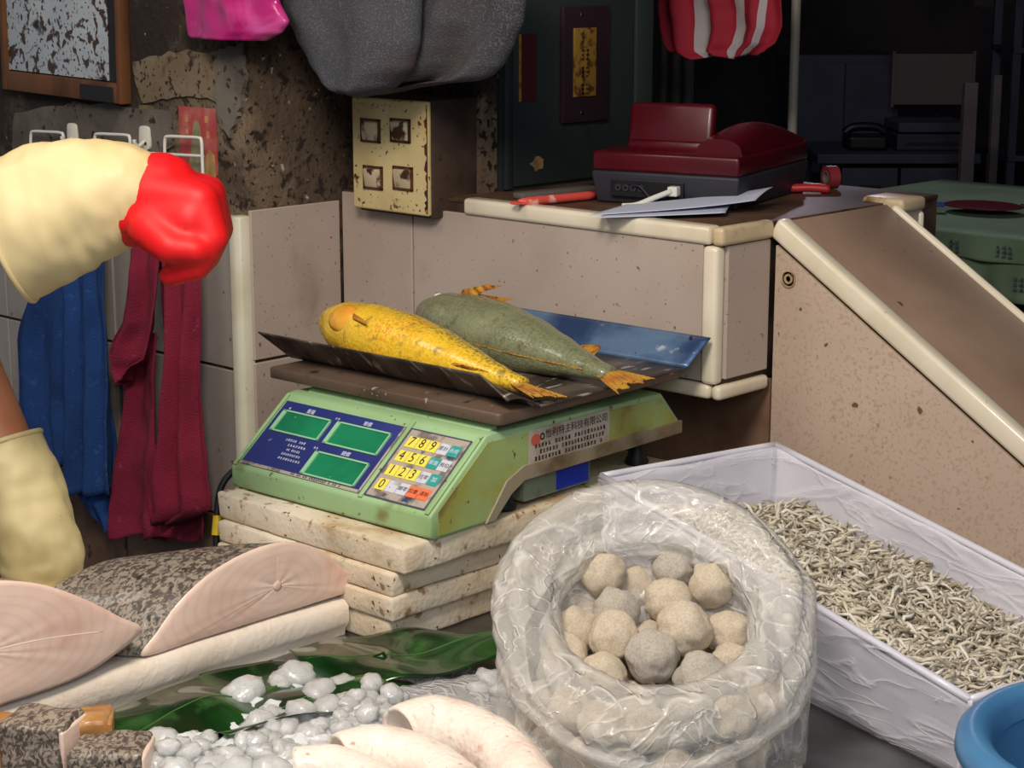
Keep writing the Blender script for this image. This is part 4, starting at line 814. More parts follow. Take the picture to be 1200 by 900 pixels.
def linef(side):
    def f(u, v):
        a_, b_ = (u, 1.0) if side == 0 else ((0.0, u) if side == 1 else (u, 0.0)); t = Lc + ex * a_ + ey * b_; n = {0: -ey, 1: ex, 2: ey}[side].normalized()
        p = t - UP * (.075 * (1 - v)) + n * (.007 + .004 * abs(nz((u * 9, v * 2, side), 1, 7)) + .005 * (1 - v)); return p - o_
    return f
for s_ in (0, 1, 2): link('film_liner', grid(linef(s_), 60, 10), 'film', bx, smooth=180)
def outf(u, v):
    t = Lc + ex * u; n = -ey.normalized(); p = V((t.x, t.y, lerp(.002, t.z + .002, v))) + n * (.0045 - .010 * (1 - v) + .0035 * abs(nz((u * 7 + v * 2, v * 9, 1), 1, 9))); return p - o_
link('film_liner', grid(outf, 80, 24), mat('clinging_film', S(240, 238, 244), .12, film=(.06, .3, .3, 3), scale3=(.7, .7, 4), bump=[('N', 8, .7, 1.5)]), bx, smooth=180)
bed = tag(link('whitebait_bed', tf(grid(lambda u, v: surf(lerp(.012, .985, u), lerp(.03, .965, v)) - UP * .004, 60, 24), Matrix.Translation(-o_)), 'bait3', bx, smooth=180), kind='stuff')
rnd = random.Random(21); bms = []
for k in range(9):
    L_ = rnd.uniform(.020, .034); c_ = rnd.uniform(-.9, .9); pts = []
    for i in range(6): t = i / 5 - .5; pts.append(V((t * L_, c_ * .008 * (1 - 4 * t * t) + .002 * math.sin(t * 9 + k), .0015 * math.sin(t * 7 + k))))
    me = tube(pts, [.0006, .0017, .0019, .0016, .0011, .0004], 5); me.materials.append(M[('bait', 'bait2', 'bait')[k % 3]]); shade(me, 180); bms.append(me)
allb = []
for k in range(3000):
    a_, b_ = rnd.uniform(.03, .97), rnd.uniform(.05, .95)
    p = surf(a_, b_) + UP * rnd.uniform(-.004, .004); rot = Matrix.Rotation(rnd.uniform(0, 6.28), 4, 'Z') @ Matrix.Rotation(rnd.gauss(0, .35), 4, 'Y') @ Matrix.Rotation(rnd.uniform(0, 6.28), 4, 'X')
    allb.append((p, rot, rnd.randrange(9), rnd.uniform(.85, 1.35)))
vis = lambda p: (p - CAM).length if 905 < 600 + FPX * (p - CAM).dot(RT) / (p - CAM).dot(VF) < 1195 else 9
order = sorted(allb, key=lambda q: vis(q[0]) - q[0].z * 6)
for p, rot, k, s_ in order[:300]:
    o = bpy.data.objects.new('whitebait', bms[k]); COL.objects.link(o); o.matrix_world = Matrix.Translation(p + UP * .003) @ rot @ Matrix.Scale(s_, 4)
    tag(o, 'single tiny pale whitebait lying loose on top of the heap in the white box', 'whitebait', 'whitebait on top of the heap')
vs, fs, mi = [], [], []
for p, rot, k, s_ in order[300:]:
    mx = Matrix.Translation(p - o_) @ rot @ Matrix.Scale(s_, 4); n0 = len(vs); vs += [mx @ v.co for v in bms[k].vertices]; fs += [[n0 + i for i in q.vertices] for q in bms[k].polygons]; mi += [rnd.choice((0, 0, 1, 2))] * len(bms[k].polygons)
me = pyd(vs, fs); me.polygons.foreach_set('material_index', mi); tag(link('whitebait_heap', me, ['bait', 'bait2', 'bait3'], bx, smooth=180), kind='stuff')

# ------------------------------------------------------------------ blue basin
q = onz(1352, 868, .16); ba = empty('blue_basin', (q.x, q.y, .001), 0, 'round blue plastic basin with a broad rolled rim beside the whitebait box', 'basin')
link('bowl', lathe([(0, .003), (.085, .003), (.088, .0), (.092, .003), (.108, .08), (.122, .148), (.119, .15), (.105, .08), (.088, .008), (0, .007)], 64), 'basin', ba, smooth=50)
link('rim', lathe([(.112, .140), (.116, .153), (.124, .160), (.134, .159), (.141, .152), (.142, .142), (.138, .137), (.136, .146), (.128, .150), (.120, .143), (.112, .140)], 64), 'basin', ba, smooth=60)
link('water', lathe([(0, .055), (.06, .055), (.0985, .055)], 48), 'water', ba, smooth=60)

# ================================================================== ON THE LEFT WALL
YW = 1.640
def onw(x, y, Y=YW): return ony(x, y, Y)
a_, b_ = onw(15, 108), onw(155, 118); Wf = b_.x - a_.x
pf = empty('picture_frame', ((a_.x + b_.x) / 2, YW, (a_.z + b_.z) / 2), 0, 'brown wooden frame holding a pale mould-spotted board on the wall', 'picture frame'); pf.rotation_euler = (0, R(1.5), 0)
Hf = .36; T_ = -.020
link('board', box(-Wf / 2 + .011, Wf / 2 - .042, T_ + .008, -.002, .032, Hf - .03), 'board', pf)
link('backing_strip', box(Wf / 2 - .042, Wf / 2 - .011, T_ + .010, -.002, .03, Hf - .02), 'blacktape', pf)
link('backing_strip', box(Wf / 2 - .105, Wf / 2 - .02, T_ - .001, -.002, .001, .024, .001), 'blacktape', pf)
link('frame_bar', box(-Wf / 2, -Wf / 2 + .012, T_, 0, 0, Hf, .003), 'wood', pf, smooth=40); link('frame_bar', box(Wf / 2 - .012, Wf / 2, T_, 0, 0, Hf, .003), 'wood', pf, smooth=40)
link('frame_bar', box(-Wf / 2 + .0125, Wf / 2 - .0125, T_ + .001, 0, 0, .030, .003), 'wood', pf, smooth=40); link('frame_bar', box(-Wf / 2 + .0125, Wf / 2 - .0125, T_ + .001, 0, Hf - .028, Hf, .003), 'wood', pf, smooth=40)
# wire rack with two stick-on hooks
ra = onw(36, 170, 1.62); rk = empty('wire_rack', (ra.x, 1.62, ra.z), 0, 'white wire rack with raised loops on two stick-on hooks, towels below', 'rack')
def rl(x, y, Y=1.62): p = onw(x, y, Y); return V((p.x - ra.x, p.y - 1.62, p.z - ra.z))
link('rail', tube([rl(34, 172), rl(238, 183)], .0022, 8), 'whitewire', rk); link('rail', tube([rl(34, 196), rl(238, 207)], .0022, 8), 'whitewire', rk)
for (x0, x1, y0) in ((36, 74, 154), (111, 152, 157), (193, 236, 160)):
    link('wire_loop', tube(cat([rl(x0, y0 + 48), rl(x0, y0 + 20), rl(x0 + .5, y0 + 3), rl(x0 + 4, y0), rl((x0 + x1) / 2, y0 + .5), rl(x1 - 4, y0 + 1.5), rl(x1, y0 + 5), rl(x1 + 1, y0 + 24), rl(x1 + 2, y0 + 52)], 5), .0025, 8), 'whitewire', rk, smooth=180)
for x in (80, 165, 222): link('rack_hook', tube(cat([rl(x, 203), rl(x, 225), rl(x, 240, 1.612), rl(x, 240, 1.600), rl(x, 226, 1.596)], 4), .002, 8), 'whitewire', rk, smooth=180)
for (x, y, lab) in ((88, 140, 'white stick-on hook on a yellowed pad under the picture frame'), (173, 143, 'white stick-on hook on a yellowed pad beside the red card')):
    p = onw(x, y); h_ = empty('stick_on_hook', (p.x, YW, p.z), 0, lab, 'hook', 'stick-on hooks holding the rack')
    link('adhesive_pad', tf(prism([(q.x, q.y) for q in cat([(-.017, -.03, 0), (.017, -.03, 0), (.018, .018, 0), (.012, .024, 0), (-.012, .024, 0), (-.018, .018, 0)], 3, True)], (-.002, 0), 0, 'y'), Matrix()), 'adhesive', h_)
    link('hook_plate', tf(prism([(q.x, q.y) for q in cat([(-.011, -.038, 0), (.011, -.038, 0), (.012, -.014, 0), (.008, -.006, 0), (-.008, -.006, 0), (-.012, -.014, 0)], 4, True)], (-.008, -.002), .001, 'y'), Matrix()), 'hookpad', h_, smooth=40)
    link('hook_prong', tube(cat([(0, -.008, -.028), (0, -.018, -.034), (0, -.024, -.030), (0, -.025, -.024)], 4), .003, 8), 'hookpad', h_, smooth=180)
    for s_ in (-1, 1): link('slot', box(s_ * .004 - .0022, s_ * .004 + .0022, -.0086, -.0078, -.033, -.0285), 'black', h_)
# red printed card
a_, b_ = onw(210, 124), onw(256, 206); cdx = empty('red_card', ((a_.x + b_.x) / 2, YW, b_.z), 0, 'small faded red printed card stuck on the wall behind the rack', 'card')
cw_, chh = b_.x - a_.x, a_.z - b_.z
link('card_sheet', box(-cw_ / 2, cw_ / 2, -.0016, 0, 0, chh), 'card', cdx); 
for (x, z, wx, wz) in ((-.024, .82, .006, .10), (-.024, .62, .005, .08), (.022, .83, .007, .10), (.024, .60, .006, .11)): link('gold_mark', box(x - wx / 2, x + wx / 2, -.0022, -.0015, z * chh - wz * chh / 2, z * chh + wz * chh / 2), 'cardgold', cdx)
link('pale_motif', tf(prism([(q.x, q.y) for q in cat([(-.022, 0, 0), (.02, 0, 0), (.014, .03, 0), (.010, .055, 0), (.006, .072, 0), (-.004, .074, 0), (-.010, .055, 0), (-.014, .03, 0)], 3, True)], (-.0021, -.0015), 0, 'y'), Matrix.Translation((-.002, 0, 0))), 'cardgreen', cdx)
link('torn_corner', tf(prism([(.0, -.004), (.030, -.004), (.028, .028), (.016, .036), (.004, .02)], (-.003, -.0022), 0, 'y'), Matrix.Translation((cw_ / 2 - .032, 0, 0))), 'tan', cdx)

# ------------------------------------------------------------------ towels and hanging cloths
def panel(rows, Y, nf, amp, seed, nu=46, nv=60, thick=0):
    ys = [r_[0] for r_ in rows]
    def f(u, v):
        py = lerp(ys[0], ys[-1], v); xl, xr = interp(rows, py)
        p = ony(lerp(xl, xr, u), py, Y); ph = nf * 2 * math.pi * u + 1.2 * math.sin(v * 3 + seed) + seed
        d = amp * (.4 + .8 * v) * math.sin(ph) + amp * .28 * math.sin(ph * 1.9 + v * 4) + .006 * nz((u * 4, v * 6, seed), 1, seed); p.y += d; p.z += .003 * math.sin(u * 13 + seed) * (v > .97); return p
    return grid(f, nu, nv)
def cloth(name, panels, m, label, cate, th_=.003, pivot=None):
    me = join(*[panel(*q) for q in panels]); c = V(pivot) if pivot else V(me.vertices[0].co); me.transform(Matrix.Translation(-c))
    o = link(name, me, m, loc=c, smooth=180); solid(o, th_, 0); return tag(o, label, cate)
cloth('blue_towel', [([(196, 62, 104), (310, 42, 98), (400, 18, 84), (480, 19, 78), (520, 30, 78), (545, 50, 78)], 1.595, 2, .009, 1),
                     ([(196, 78, 122), (320, 70, 124), (450, 74, 130), (540, 76, 133), (578, 76, 135)], 1.588, 2.4, .009, 3),
                     ([(480, 80, 130), (575, 92, 134), (600, 104, 136), (622, 122, 135)], 1.606, 1.5, .006, 5)], 'blue', 'blue towel hanging in folds from the wire rack on the tiled wall', 'towel')
cloth('crimson_towel', [([(200, 160, 192), (270, 151, 194), (340, 146, 190), (376, 140, 186), (404, 126, 181), (420, 123, 178), (430, 130, 160), (448, 142, 150)], 1.572, 1.6, .010, 2),
                        ([(390, 146, 184), (500, 142, 184), (560, 137, 186), (600, 134, 196), (630, 134, 204)], 1.594, 1.4, .008, 4),
                        ([(200, 172, 218), (270, 174, 226), (332, 184, 231), (420, 190, 231), (504, 182, 233), (560, 172, 238), (584, 171, 242), (598, 173, 242), (612, 175, 215)], 1.580, 2.2, .010, 6),
                        ([(540, 180, 238), (600, 182, 242), (634, 178, 240)], 1.603, 1.5, .005, 8)], 'maroon', 'crimson towel hanging in folds beside the blue one', 'towel')
def sack(rows, Y, dpt, nf, amp, seed, n=72, nv=50):
    rings = []
    for k in range(nv + 1):
        py = lerp(rows[0][0], rows[-1][0], k / nv); xl, xr = interp(rows, py); L_ = ony(xl, py, Y); R_ = ony(xr, py, Y); mid = (L_ + R_) / 2; hw = (R_.x - L_.x) / 2
        dd = min(dpt, hw * .9); row = []
        for i in range(n):
            t = 2 * math.pi * i / n; fold = amp * math.sin(nf * math.cos(t) * 3 + seed + k * .03) + .5 * amp * math.sin(nf * 7 * math.cos(t) + k * .06) + .004 * nz((math.cos(t) * 3, math.sin(t) * 3, k * .1), 1, seed)
            row.append(V((mid.x + hw * math.cos(t), Y - dd * math.sin(t) + fold * abs(math.sin(t)), mid.z + (R_.z - L_.z) / 2 * math.cos(t) * 0)))
        rings.append(row)
    return loft(rings, True)
gm = join(sack([(-80, 312, 505), (0, 326, 492), (45, 352, 490), (75, 368, 482), (98, 386, 462), (108, 400, 446), (113, 416, 430)], 1.668, .04, 1.0, .005, 1),
          sack([(-80, 430, 622), (0, 440, 615), (22, 440, 612), (48, 436, 601), (70, 432, 590), (84, 428, 577), (91, 426, 560), (96, 424, 515), (104, 422, 474), (110, 422, 450)], 1.738, .036, 1.7, .016, 4))
c_ = V((-1.95, 1.70, .80)); gm.transform(Matrix.Translation(-c_)); gc = tag(link('grey_mesh_cloth', gm, 'greycloth', loc=c_, smooth=180), 'bundle of grey mesh cloth hanging down over the switch box', 'cloth')
pm = sack([(-80, 226, 342), (0, 217, 326), (24, 220, 337), (36, 222, 330), (43, 223, 316), (46, 226, 312)], 1.612, .022, 1.5, .005, 3); c_ = V((-2.2, 1.612, .74)); pm.transform(Matrix.Translation(-c_))
tag(link('pink_plastic_bag', pm, 'pink', loc=c_, smooth=180), 'bright pink plastic bag hanging on the mouldy wall', 'bag')
# bamboo rod and cords the bundle and the pink bag hang from, above the frame
rod = empty('hanging_rod', (-2.2, 1.69, .86), 0, 'bamboo rod along the wall that the grey cloth and pink bag hang from', 'rod')
rod.location = (-2.2, 1.618, .90)
link('pole', tube([(-.105, 0, 0), (.45, 0, 0)], .009, 10), 'wood', rod)
for x, y, z in ((-2.255, 1.612, .745), (-2.15, 1.612, .745), (-2.03, 1.668, .745), (-1.93, 1.70, .745), (-1.80, 1.735, .745)):
    dx = x + 2.2; link('cord', tube(cat([(dx * .96, -.010, -.002), (dx * .96, 0, .0105), (dx * .96, .010, -.002), (dx, y - 1.618, z - .90)], 4), .0016, 6), 'tan', rod, smooth=180)

for x in (-.09, ): link('bracket', box(x - .012, x + .012, .017, .0215, -.03, .02), 'steel', rod); link('bracket_arm', box(x - .006, x + .006, -.012, .018, -.02, -.009), 'steel', rod)
for s_, lab in ((0, 0),): pass
# striped cloth
STR = [(0, 1), (.30, 0), (.45, 1), (.62, 0), (.71, 1), (.84, 0), (.88, 1)]
me = panel([(-60, 768, 908), (0, 768, 915), (30, 770, 914), (50, 774, 906), (60, 780, 893), (67, 800, 884)], 2.42, 3.2, .010, 2, 110, 40)
at = me.attributes.new('stripe', 'FLOAT', 'POINT')
for i in range(len(me.vertices)):
    u = (i % 111) / 110; s_ = 0
    for t, v in STR:
        if u >= t: s_ = v
    at.data[i].value = s_
c_ = V(me.vertices[0].co); me.transform(Matrix.Translation(-c_)); o = link('striped_cloth', me, 'stripe', loc=c_, smooth=180); solid(o, .0015, 0); tag(o, 'red and white striped cloth hanging behind the green cabinet', 'cloth')

tp = [V(me.vertices[i].co) + c_ for i in (0, 110)]; ld = (tp[1] - tp[0]).normalized()
cl = empty('clothes_line', tp[0], 0, 'thin line strung beside the green cabinet with the striped cloth on it', 'line')
link('line', tube([-ld * .05, (tp[1] - tp[0]) * .5 - UP * .004, tp[1] - tp[0] + ld * .16], .0015, 6), 'tan', cl); 
for t in (.05, .5, .95): link('clothes_peg', tf(box(-.004, .004, -.006, .006, -.02, .012, .001), Matrix.Translation((tp[1] - tp[0]) * t)), 'wood', cl)
# ------------------------------------------------------------------ switch box
a_, b_ = ony(413, 113, 1.775), ony(503, 254, 1.775); sb = empty('switch_box', ((a_.x + b_.x) / 2, 1.867, (a_.z + b_.z) / 2), 0, 'aged cream plate with four rocker switches on a grimy brown box', 'switch box')
sw, shh = (b_.x - a_.x) / 2, (a_.z - b_.z) / 2
link('back_box', box(-sw + .004, sw + .002, -.086, 0, -shh - .004, shh + .002, .003), 'swbox', sb, smooth=40)
link('switch_plate', box(-sw, sw, -.0945, -.0855, -shh, shh, .0032, 3), 'swcream', sb, smooth=40)
rnd = random.Random(4)
for x, y in ((435, 153), (470, 153), (438, 208), (473, 209)):
    p = ony(x, y, 1.773); lx, lz = p.x - sb.location.x, p.z - sb.location.z
    f_ = link('switch_frame', tf(join(box(-.020, .020, -.003, .001, -.0165, -.0135, .0006), box(-.020, .020, -.003, .001, .0135, .0165, .0006), box(-.020, -.016, -.003, .001, -.0165, .0165, .0006), box(.016, .020, -.003, .001, -.0165, .0165, .0006)), Matrix.Translation((lx, -.094, lz))), 'rust', sb)
    link('rocker', tf(box(-.0155, .0155, -.006, .001, -.013, .013, .002), Matrix.Translation((lx, -.094, lz)) @ Matrix.Rotation(R(9), 4, 'X')), 'swkey', f_, smooth=40)
link('rust_edge', prism([(sw + .0003, -shh + .004), (sw + .0003, shh - .004)] + [(sw - .001 - .0065 * rnd.random() ** 2, lerp(shh - .004, -shh + .004, k_ / 40)) for k_ in range(41)], (-.0949, -.0944), 0, 'y'), 'rust', sb)
p = ony(424, 121, 1.773); link('logo_mark', tf(marks(.018, .0024, 6, 3), Matrix.Translation((p.x - sb.location.x, -.0942, p.z - sb.location.z)) @ Matrix.Rotation(R(90), 4, 'X')), 'ink', sb)

# ------------------------------------------------------------------ maroon machine on the counter
q = onz(692, 236, .406); mc = empty('receipt_machine', (q.x, q.y, .4055), R(15.5), 'maroon and slate grey desktop machine with a raised flap on the counter', 'machine')
W_, D_ = .212, .27
def taper(x0, x1, y0, y1, z0, z1, ins, bev):
    me = box(x0, x1, y0, y1, z0, z1, bev, 3); zc = (z0 + z1) / 2
    for v in me.vertices:
        if v.co.z < zc: v.co.x = lerp((x0 + x1) / 2, v.co.x, 1 - ins); v.co.y = lerp((y0 + y1) / 2, v.co.y, 1 - ins)
    return me
link('base', taper(0, W_, 0, D_, .0, .043, .05, .004), 'greyplastic', mc, smooth=40)
link('upper_case', box(.001, W_ - .001, .001, D_ - .001, .0425, .069, .005, 3), 'maroonplastic', mc, smooth=40)
link('flap', tf(box(0, .122, 0, .018, 0, .066, .007, 3), Matrix.Translation((.028, .05, .067)) @ Matrix.Rotation(R(-12), 4, 'X')), 'maroonplastic', mc, smooth=40)
link('flap_foot', box(.034, .145, .04, .10, .066, .082, .006, 2), 'maroonplastic', mc, smooth=40)
dm = []
for k in range(13):
    t = k / 12; y = lerp(.02, D_ - .01, t); hgt = .036 * math.sin(math.pi * (.18 + .74 * t)) ** .8
    dm.append([V((lerp(.142, W_ - .004, i / 16), y, .068 + hgt * math.sin(math.pi * (i / 16)) ** .35)) for i in range(17)] )
link('domed_cover', loft(dm, True), 'maroonplastic', mc, smooth=60)
link('socket_recess', box(.03, .135, -.002, .006, .010, .033, .001), 'blackplastic', mc)
for k in range(4): link('socket', tf(lathe([(.002, .002), (.0045, .002), (.005, 0)], 14), Matrix.Translation((.042 + .011 * k, -.002, .022)) @ Matrix.Rotation(R(90), 4, 'X')), 'greyplastic', mc)
link('plug', box(.117, .131, -.014, 0, .015, .028, .002), 'cablewhite', mc)
link('white_cable', tube(cat([(.122, -.012, .022), (.105, -.03, .014), (.088, -.045, .006), (.07, -.05, .004)], 5), .0038, 8), 'cablewhite', mc, smooth=180)
link('thin_wire', tube(cat([(.06, -.002, .024), (.075, -.010, .026), (.09, -.012, .014), (.095, -.012, .004)], 5), .0012, 6), 'greyplastic', mc, smooth=180)
q = onz(973, 221, .406); tr = empty('tape_roll', (q.x, q.y, .4055), R(60), 'dull red tape roll standing on edge by the maroon machine', 'tape roll')
Tm = Matrix.Translation((0, 0, .0165)) @ Matrix.Rotation(R(90), 4, 'Y')
link('tape', tf(lathe([(.0095, -.008), (.0165, -.008), (.0165, .008), (.0095, .008), (.0095, -.008)], 28), Tm), mat('dull_red_tape', S(120, 40, 46), .4), tr, smooth=40)
link('core', tf(lathe([(.0075, -.0085), (.0096, -.0085), (.0096, .0085), (.0075, .0085), (.0075, -.0085)], 28), Tm), 'postgrey', tr, smooth=40)
# red screwdriver-like handle beside it
q = onz(925, 226, .406); sd = empty('red_handled_tool', (q.x, q.y, .4055), R(40), 'small red handled tool lying beside the tape roll', 'tool')
link('handle', tube(cat([(0, 0, .007), (.03, 0, .008), (.055, 0, .006)], 4), .006, 10), mat('red_tool_plastic', S(170, 40, 44), .35), sd, smooth=180); link('shaft', tube([(-.045, 0, .006), (.002, 0, .007)], .0018, 8), 'steel', sd)
# papers
def paper(P, lift, label):
    c_ = P[0].copy()
    def f(u, v):
        p = (P[0] * (1 - u) + P[1] * u) * (1 - v) + (P[3] * (1 - u) + P[2] * u) * v; p = p - c_; p.z += lift * u ** 3 + .002 * math.sin(v * 3) * u + .0015; return p
    o = link('paper_sheet', grid(f, 24, 12), 'paper', loc=c_, smooth=180); solid(o, .0006, 1); return tag(o, label, 'paper', 'papers on the counter')
paper([onz(690, 254, .410), onz(885, 242, .414), onz(906, 226, .424), onz(735, 241, .410)], .006, 'upper white paper sheet curling at one end on the counter edge')
paper([onz(700, 257, .4085), onz(850, 252, .4085), onz(860, 238, .4085), onz(745, 243, .4085)], .001, 'lower white paper sheet lying flat under the curled sheet')
q0, q1 = onz(608, 237, .412), onz(699, 228, .412); rt_ = empty('red_packet', q0, math.atan2((q1 - q0).y, (q1 - q0).x), 'thin red and white printed packet lying on the counter', 'packet'); rt_.location.z = .4055; Lr = (q1 - q0).length
link('wrapper', tube([(Lr * k / 8, 0, .0062) for k in range(9)], [.004, .0062, .006, .006, .006, .006, .006, .0062, .0045], 10), 'redtube', rt_, smooth=180); link('crimped_end', box(-.010, .004, -.007, .007, .004, .008, .001), 'redtube', rt_)
q0, q1 = onz(607, 228, .412), onz(694, 219, .412); dr = empty('grey_rod', q0, math.atan2((q1 - q0).y, (q1 - q0).x), 'dull grey flat stick behind the red packet on the counter', 'stick'); dr.location.z = .4055
link('stick', box(0, .14, -.010, .012, 0, .009, .003), 'darktube', dr, smooth=40); link('end_cap', box(.138, .15, -.011, .013, 0, .0095, .003), 'blackplastic', dr)

# ------------------------------------------------------------------ bits beside the scale
link('power_cable', tf(tube(cat([(-.150, .03, .02), (-.172, .02, .018), (-.182, .0, -.004), (-.176, -.014, -.05), (-.168, -.022, -.108)], 6), .004, 8), Matrix()), 'black', sc, smooth=180)
link('cable_tape', tube([(-.1785, -.009, -.036), (-.1745, -.016, -.058)], .0058, 10), 'tape', sc, smooth=60)
q = ony(276, 520, 1.60); 
def scrap(u, v): return (lerp(-.016, .018, u) + .006 * nz((u * 3, v * 3, 0), 1, 2), .010 * nz((u * 4, v * 4, 1), 1, 5), lerp(-.018, .03, v) * (1 - .3 * u))
sx = onz(277, 530, .18)
tag(link('plastic_scrap', grid(scrap, 20, 20), 'film', loc=(-1.735, 1.42, .135), smooth=180), 'crumpled scrap of clear plastic tucked behind the scale corner', 'plastic scrap')

# ================================================================== THE VENDOR
def blob(segs, voxel, smooth_it=6):
    """one continuous skin from overlapping tapered limbs (p0, r0, p1, r1)"""
    b = bmesh.new()
    for p0, r0, p1, r1 in segs:
        p0, p1 = V(p0), V(p1); d = p1 - p0; L_ = max(d.length, 1e-4); qn = d.to_track_quat('Z', 'Y').to_matrix().to_4x4() if d.length > 1e-4 else Matrix()
        prof_ = [(r0 * math.sin(t), -r0 * math.cos(t)) for t in (0, .5, 1.0, 1.4)] + [(r1 * math.sin(t), L_ - r1 * math.cos(t)) for t in (1.7, 2.1, 2.6, math.pi)]
        me = lathe([(max(r_, 1e-4), z) for r_, z in prof_], 16, True); me.transform(Matrix.Translation(p0) @ qn); b.from_mesh(me)
    me = bpy.data.meshes.new('blob'); b.to_mesh(me); b.free(); o = bpy.data.objects.new('blob', me); COL.objects.link(o)
    md = o.modifiers.new('r', 'REMESH'); md.mode = 'VOXEL'; md.voxel_size = voxel; md.use_smooth_shade = True
    md = o.modifiers.new('s', 'SMOOTH'); md.factor = .5; md.iterations = smooth_it
    bake(o); me = o.data; bpy.data.objects.remove(o); return me
T = V((-2.02, .80, 0)); vz = lambda v, z: V((v.x, v.y, z))
pe = empty('person', vz(T, -.75), 0, 'vendor in cream and red rubber gloves reaching across towards the scale', 'person')
o_ = V(pe.location)
def pl_(name, me, m, par=pe): return link(name, tf(me, Matrix.Translation(-o_)), m, par, smooth=180)
rs, ls = vz(T - FW * .17, .56), vz(T + FW * .17, .56)
rw = dep(172, 243, 1.84); re_ = vz(T - FW * .05 + RT * .20, .42)
lw = dep(40, 600, 2.03); le = dep(-62, 385, 2.04)
hipr, hipl = vz(T - FW * .09, .10), vz(T + FW * .09, .10)
seg = [(vz(T, .10), .13, vz(T, .30), .125), (vz(T, .30), .125, vz(T, .46), .14), (vz(T, .50), .10, rs, .06), (vz(T, .50), .10, ls, .06), (vz(T, .52), .07, vz(T, .66), .05),
       (rs, .055, re_, .044), (re_, .042, rw, .030), (ls, .055, le, .044), (le, .044, lw, .030),
       (hipr, .095, vz(hipr + RT * .02, -.30), .06), (vz(hipr + RT * .02, -.30), .058, vz(hipr, -.68), .038), (hipl, .095, vz(hipl + RT * .02, -.30), .06), (vz(hipl + RT * .02, -.30), .058, vz(hipl, -.68), .038),
       (vz(hipr, -.71), .038, vz(hipr + RT * .15, -.72), .028), (vz(hipl, -.71), .038, vz(hipl + RT * .15, -.72), .028),
       (vz(T + RT * .015, .76), .085, vz(T + RT * .01, .80), .088), (vz(T + RT * .045, .715), .05, vz(T + RT * .03, .73), .055), (vz(T + RT * .095, .755), .010, vz(T + RT * .108, .742), .013)]
for s_ in (-1, 1): seg.append((vz(T + FW * s_ * .082, .77), .012, vz(T + FW * s_ * .09, .75), .010))
pl_('body', blob(seg, .014), 'skin')
sh_ = [(vz(T, .08), .142, vz(T, .30), .138), (vz(T, .30), .138, vz(T, .46), .150), (vz(T, .50), .108, rs, .070), (vz(T, .50), .108, ls, .070), (rs, .066, rs.lerp(re_, .62), .058), (ls, .066, ls.lerp(le, .62), .058)]
pl_('shirt', blob(sh_, .014), 'shirt')
pl_('trousers', blob([(vz(T, .06), .14, vz(T, .12), .14), (hipr, .105, vz(hipr + RT * .02, -.30), .072), (vz(hipr + RT * .02, -.30), .07, vz(hipr, -.66), .06), (hipl, .105, vz(hipl + RT * .02, -.30), .072), (vz(hipl + RT * .02, -.30), .07, vz(hipl, -.66), .06)], .014), 'trouser')
pl_('hair', blob([(vz(T - RT * .012, .80), .094, vz(T - RT * .015, .83), .088), (vz(T - RT * .04, .74), .07, vz(T - RT * .03, .80), .08)], .012), 'hair')
for s_ in (-1, 1):
    ey_ = link('eye', tf(lathe([(0, .004), (.008, .002), (.010, -.003)], 14), Matrix.Translation(vz(T + RT * .092 + FW * s_ * .033, .775) - o_) @ RT.to_track_quat('Z', 'Y').to_matrix().to_4x4()), 'eye', pe); link('pupil', tf(lathe([(0, .0052), (.004, .004)], 12), Matrix.Translation(vz(T + RT * .092 + FW * s_ * .033, .775) - o_) @ RT.to_track_quat('Z', 'Y').to_matrix().to_4x4()), 'ink', ey_)
    link('shoe', tf(box(-.06, .20, -.05, .05, 0, .075, .03, 3), Matrix.Translation(vz((hipr if s_ < 0 else hipl), -.75) - o_) @ Matrix.Rotation(math.atan2(RT.y, RT.x), 4, 'Z')), 'black', pe, smooth=60)
link('mouth', tf(box(-.004, .004, -.02, .02, -.003, .003, .002), Matrix.Translation(vz(T + RT * .092, .705) - o_) @ Matrix.Rotation(math.atan2(RT.y, RT.x), 4, 'Z')), mat('lips', S(150, 80, 72), .5), pe)

def sleeve(stations, m, name, par, wr, th_=.0022):
    """rubber gauntlet: (centre, half height, half depth) along the arm, wrinkled; open at both ends, rolled edge at the cuff"""
    C_ = [V(s[0]) for s in stations]; n = 56; rings = []; K = 44
    path = cat(C_, 10); hs = [(interp([(i, s[1], s[2]) for i, s in enumerate(stations)], k / 10)) for k in range(len(path))]
    for k, p in enumerate(path):
        t = (path[min(k + 1, len(path) - 1)] - path[max(k - 1, 0)]).normalized(); dv = (FW - t * FW.dot(t)).normalized(); uv = dv.cross(t); uv = uv if uv.z > 0 or abs(t.z) > .7 else -uv
        row = []
        for i in range(n):
            a_ = 2 * math.pi * i / n; w_ = 1 + wr * (.6 * nz((math.cos(a_) * 1.6, math.sin(a_) * 1.6, k * .12), 1, 3) + .4 * nz((math.cos(a_) * 3, math.sin(a_) * 3, k * .3), 1, 6)) * min(1, k / 6)
            row.append(p + uv * (math.sin(a_) * hs[k][0] * w_) + dv * (math.cos(a_) * hs[k][1] * w_))
        rings.append(row)
    o = pl_(name, loft(rings, False), m, par); solid(o, th_, 0)
    edge = rings[0]; ro = pl_('cuff_roll', tube([edge[i % n] for i in range(n + 1)], .0032, 8, False), m, o); return o
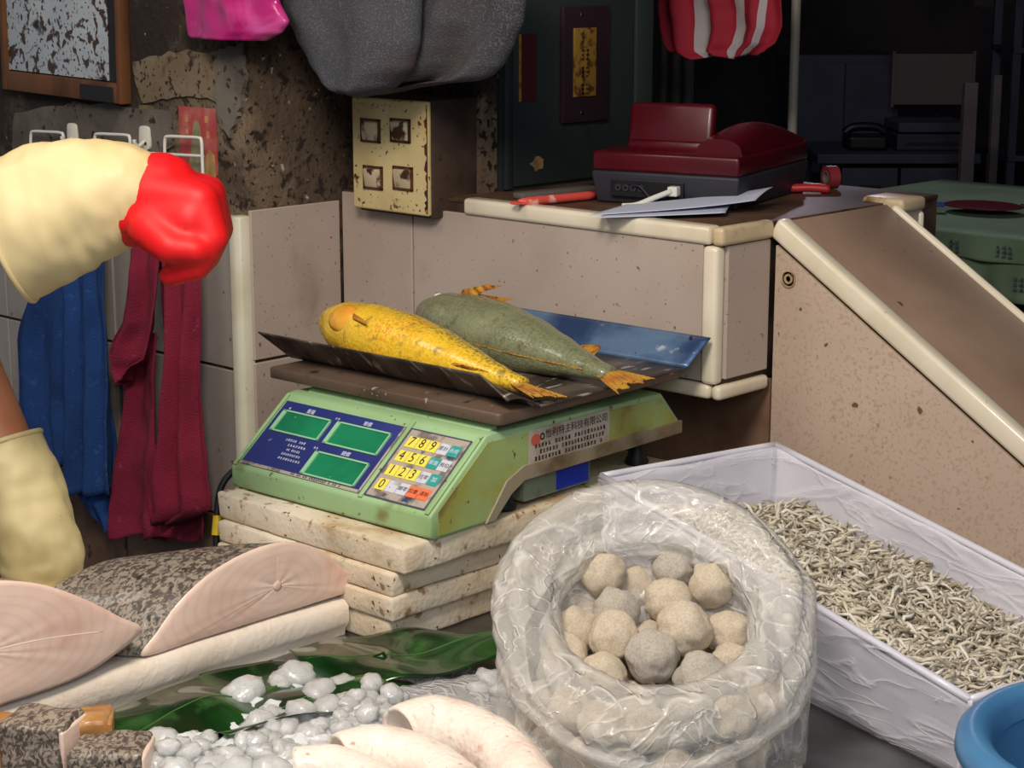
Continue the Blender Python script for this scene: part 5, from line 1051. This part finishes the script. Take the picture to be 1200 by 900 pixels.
# right arm: cream gauntlet with a red rubber hand
hx = lambda x, y, d=1.84: dep(x, y, d)
gl = sleeve([(hx(6, 272), .072, .064), (hx(55, 253), .068, .062), (hx(105, 235), .061, .056), (hx(145, 226), .051, .050), (hx(180, 226), .036, .040)], 'cream', 'glove_sleeve', pe, .12)
wr_ = hx(160, 232); kn = hx(232, 222)
d_ = (kn - wr_).normalized()
seg = [(hx(150, 240), .043, hx(188, 226), .041)]
for i in range(4):
    o2 = FW * ((i - 1.5) * .021); k1_ = hx(243 - 3 * abs(i - 1), 232) + o2; k2_ = hx(256 - 2 * i, 274) + o2 * 1.05; k3_ = hx(236, 308) + o2 * .95; k4_ = hx(204 + 3 * i, 318) + o2 * .8
    seg += [(hx(180, 226) + o2 * .6, .028, k1_, .020), (k1_, .0195, k2_, .0155), (k2_, .0155, k3_, .0135), (k3_, .0135, k4_, .0115), (hx(182, 248) + o2 * .6, .027, hx(228, 254) + o2, .024)]
seg += [(hx(182, 262) - FW * .035, .021, hx(208, 282) - FW * .048, .0165), (hx(208, 282) - FW * .048, .0165, hx(240, 286) - FW * .046, .0125)]
pl_('glove_hand', blob(seg, .0045, 5), 'red')
# left arm: soiled cream glove hanging down behind the fish
sleeve([(dep(8, 517, 2.03), .036, .046), (dep(22, 560, 2.03), .042, .048), (dep(36, 610, 2.03), .046, .048), (dep(48, 660, 2.03), .045, .044), (dep(52, 690, 2.03), .035, .038)], 'creamold', 'glove_sleeve', pe, .14)
seg = [(dep(45, 650, 2.03), .036, dep(52, 700, 2.03), .036)]
for i in range(4):
    o2 = FW * ((i - 1.5) * .019); a_ = dep(56, 722, 2.03) + o2; b_ = dep(74, 745, 2.02) + o2; c_ = dep(92, 752, 2.01) + o2; seg += [(dep(50, 690, 2.03) + o2 * .6, .026, a_, .017), (a_, .016, b_, .0125), (b_, .0125, c_, .0105)]
seg += [(dep(60, 690, 2.03) - FW * .035, .017, dep(82, 712, 2.0) - FW * .05, .012)]
pl_('glove_hand', blob(seg, .0045, 5), 'creamold')
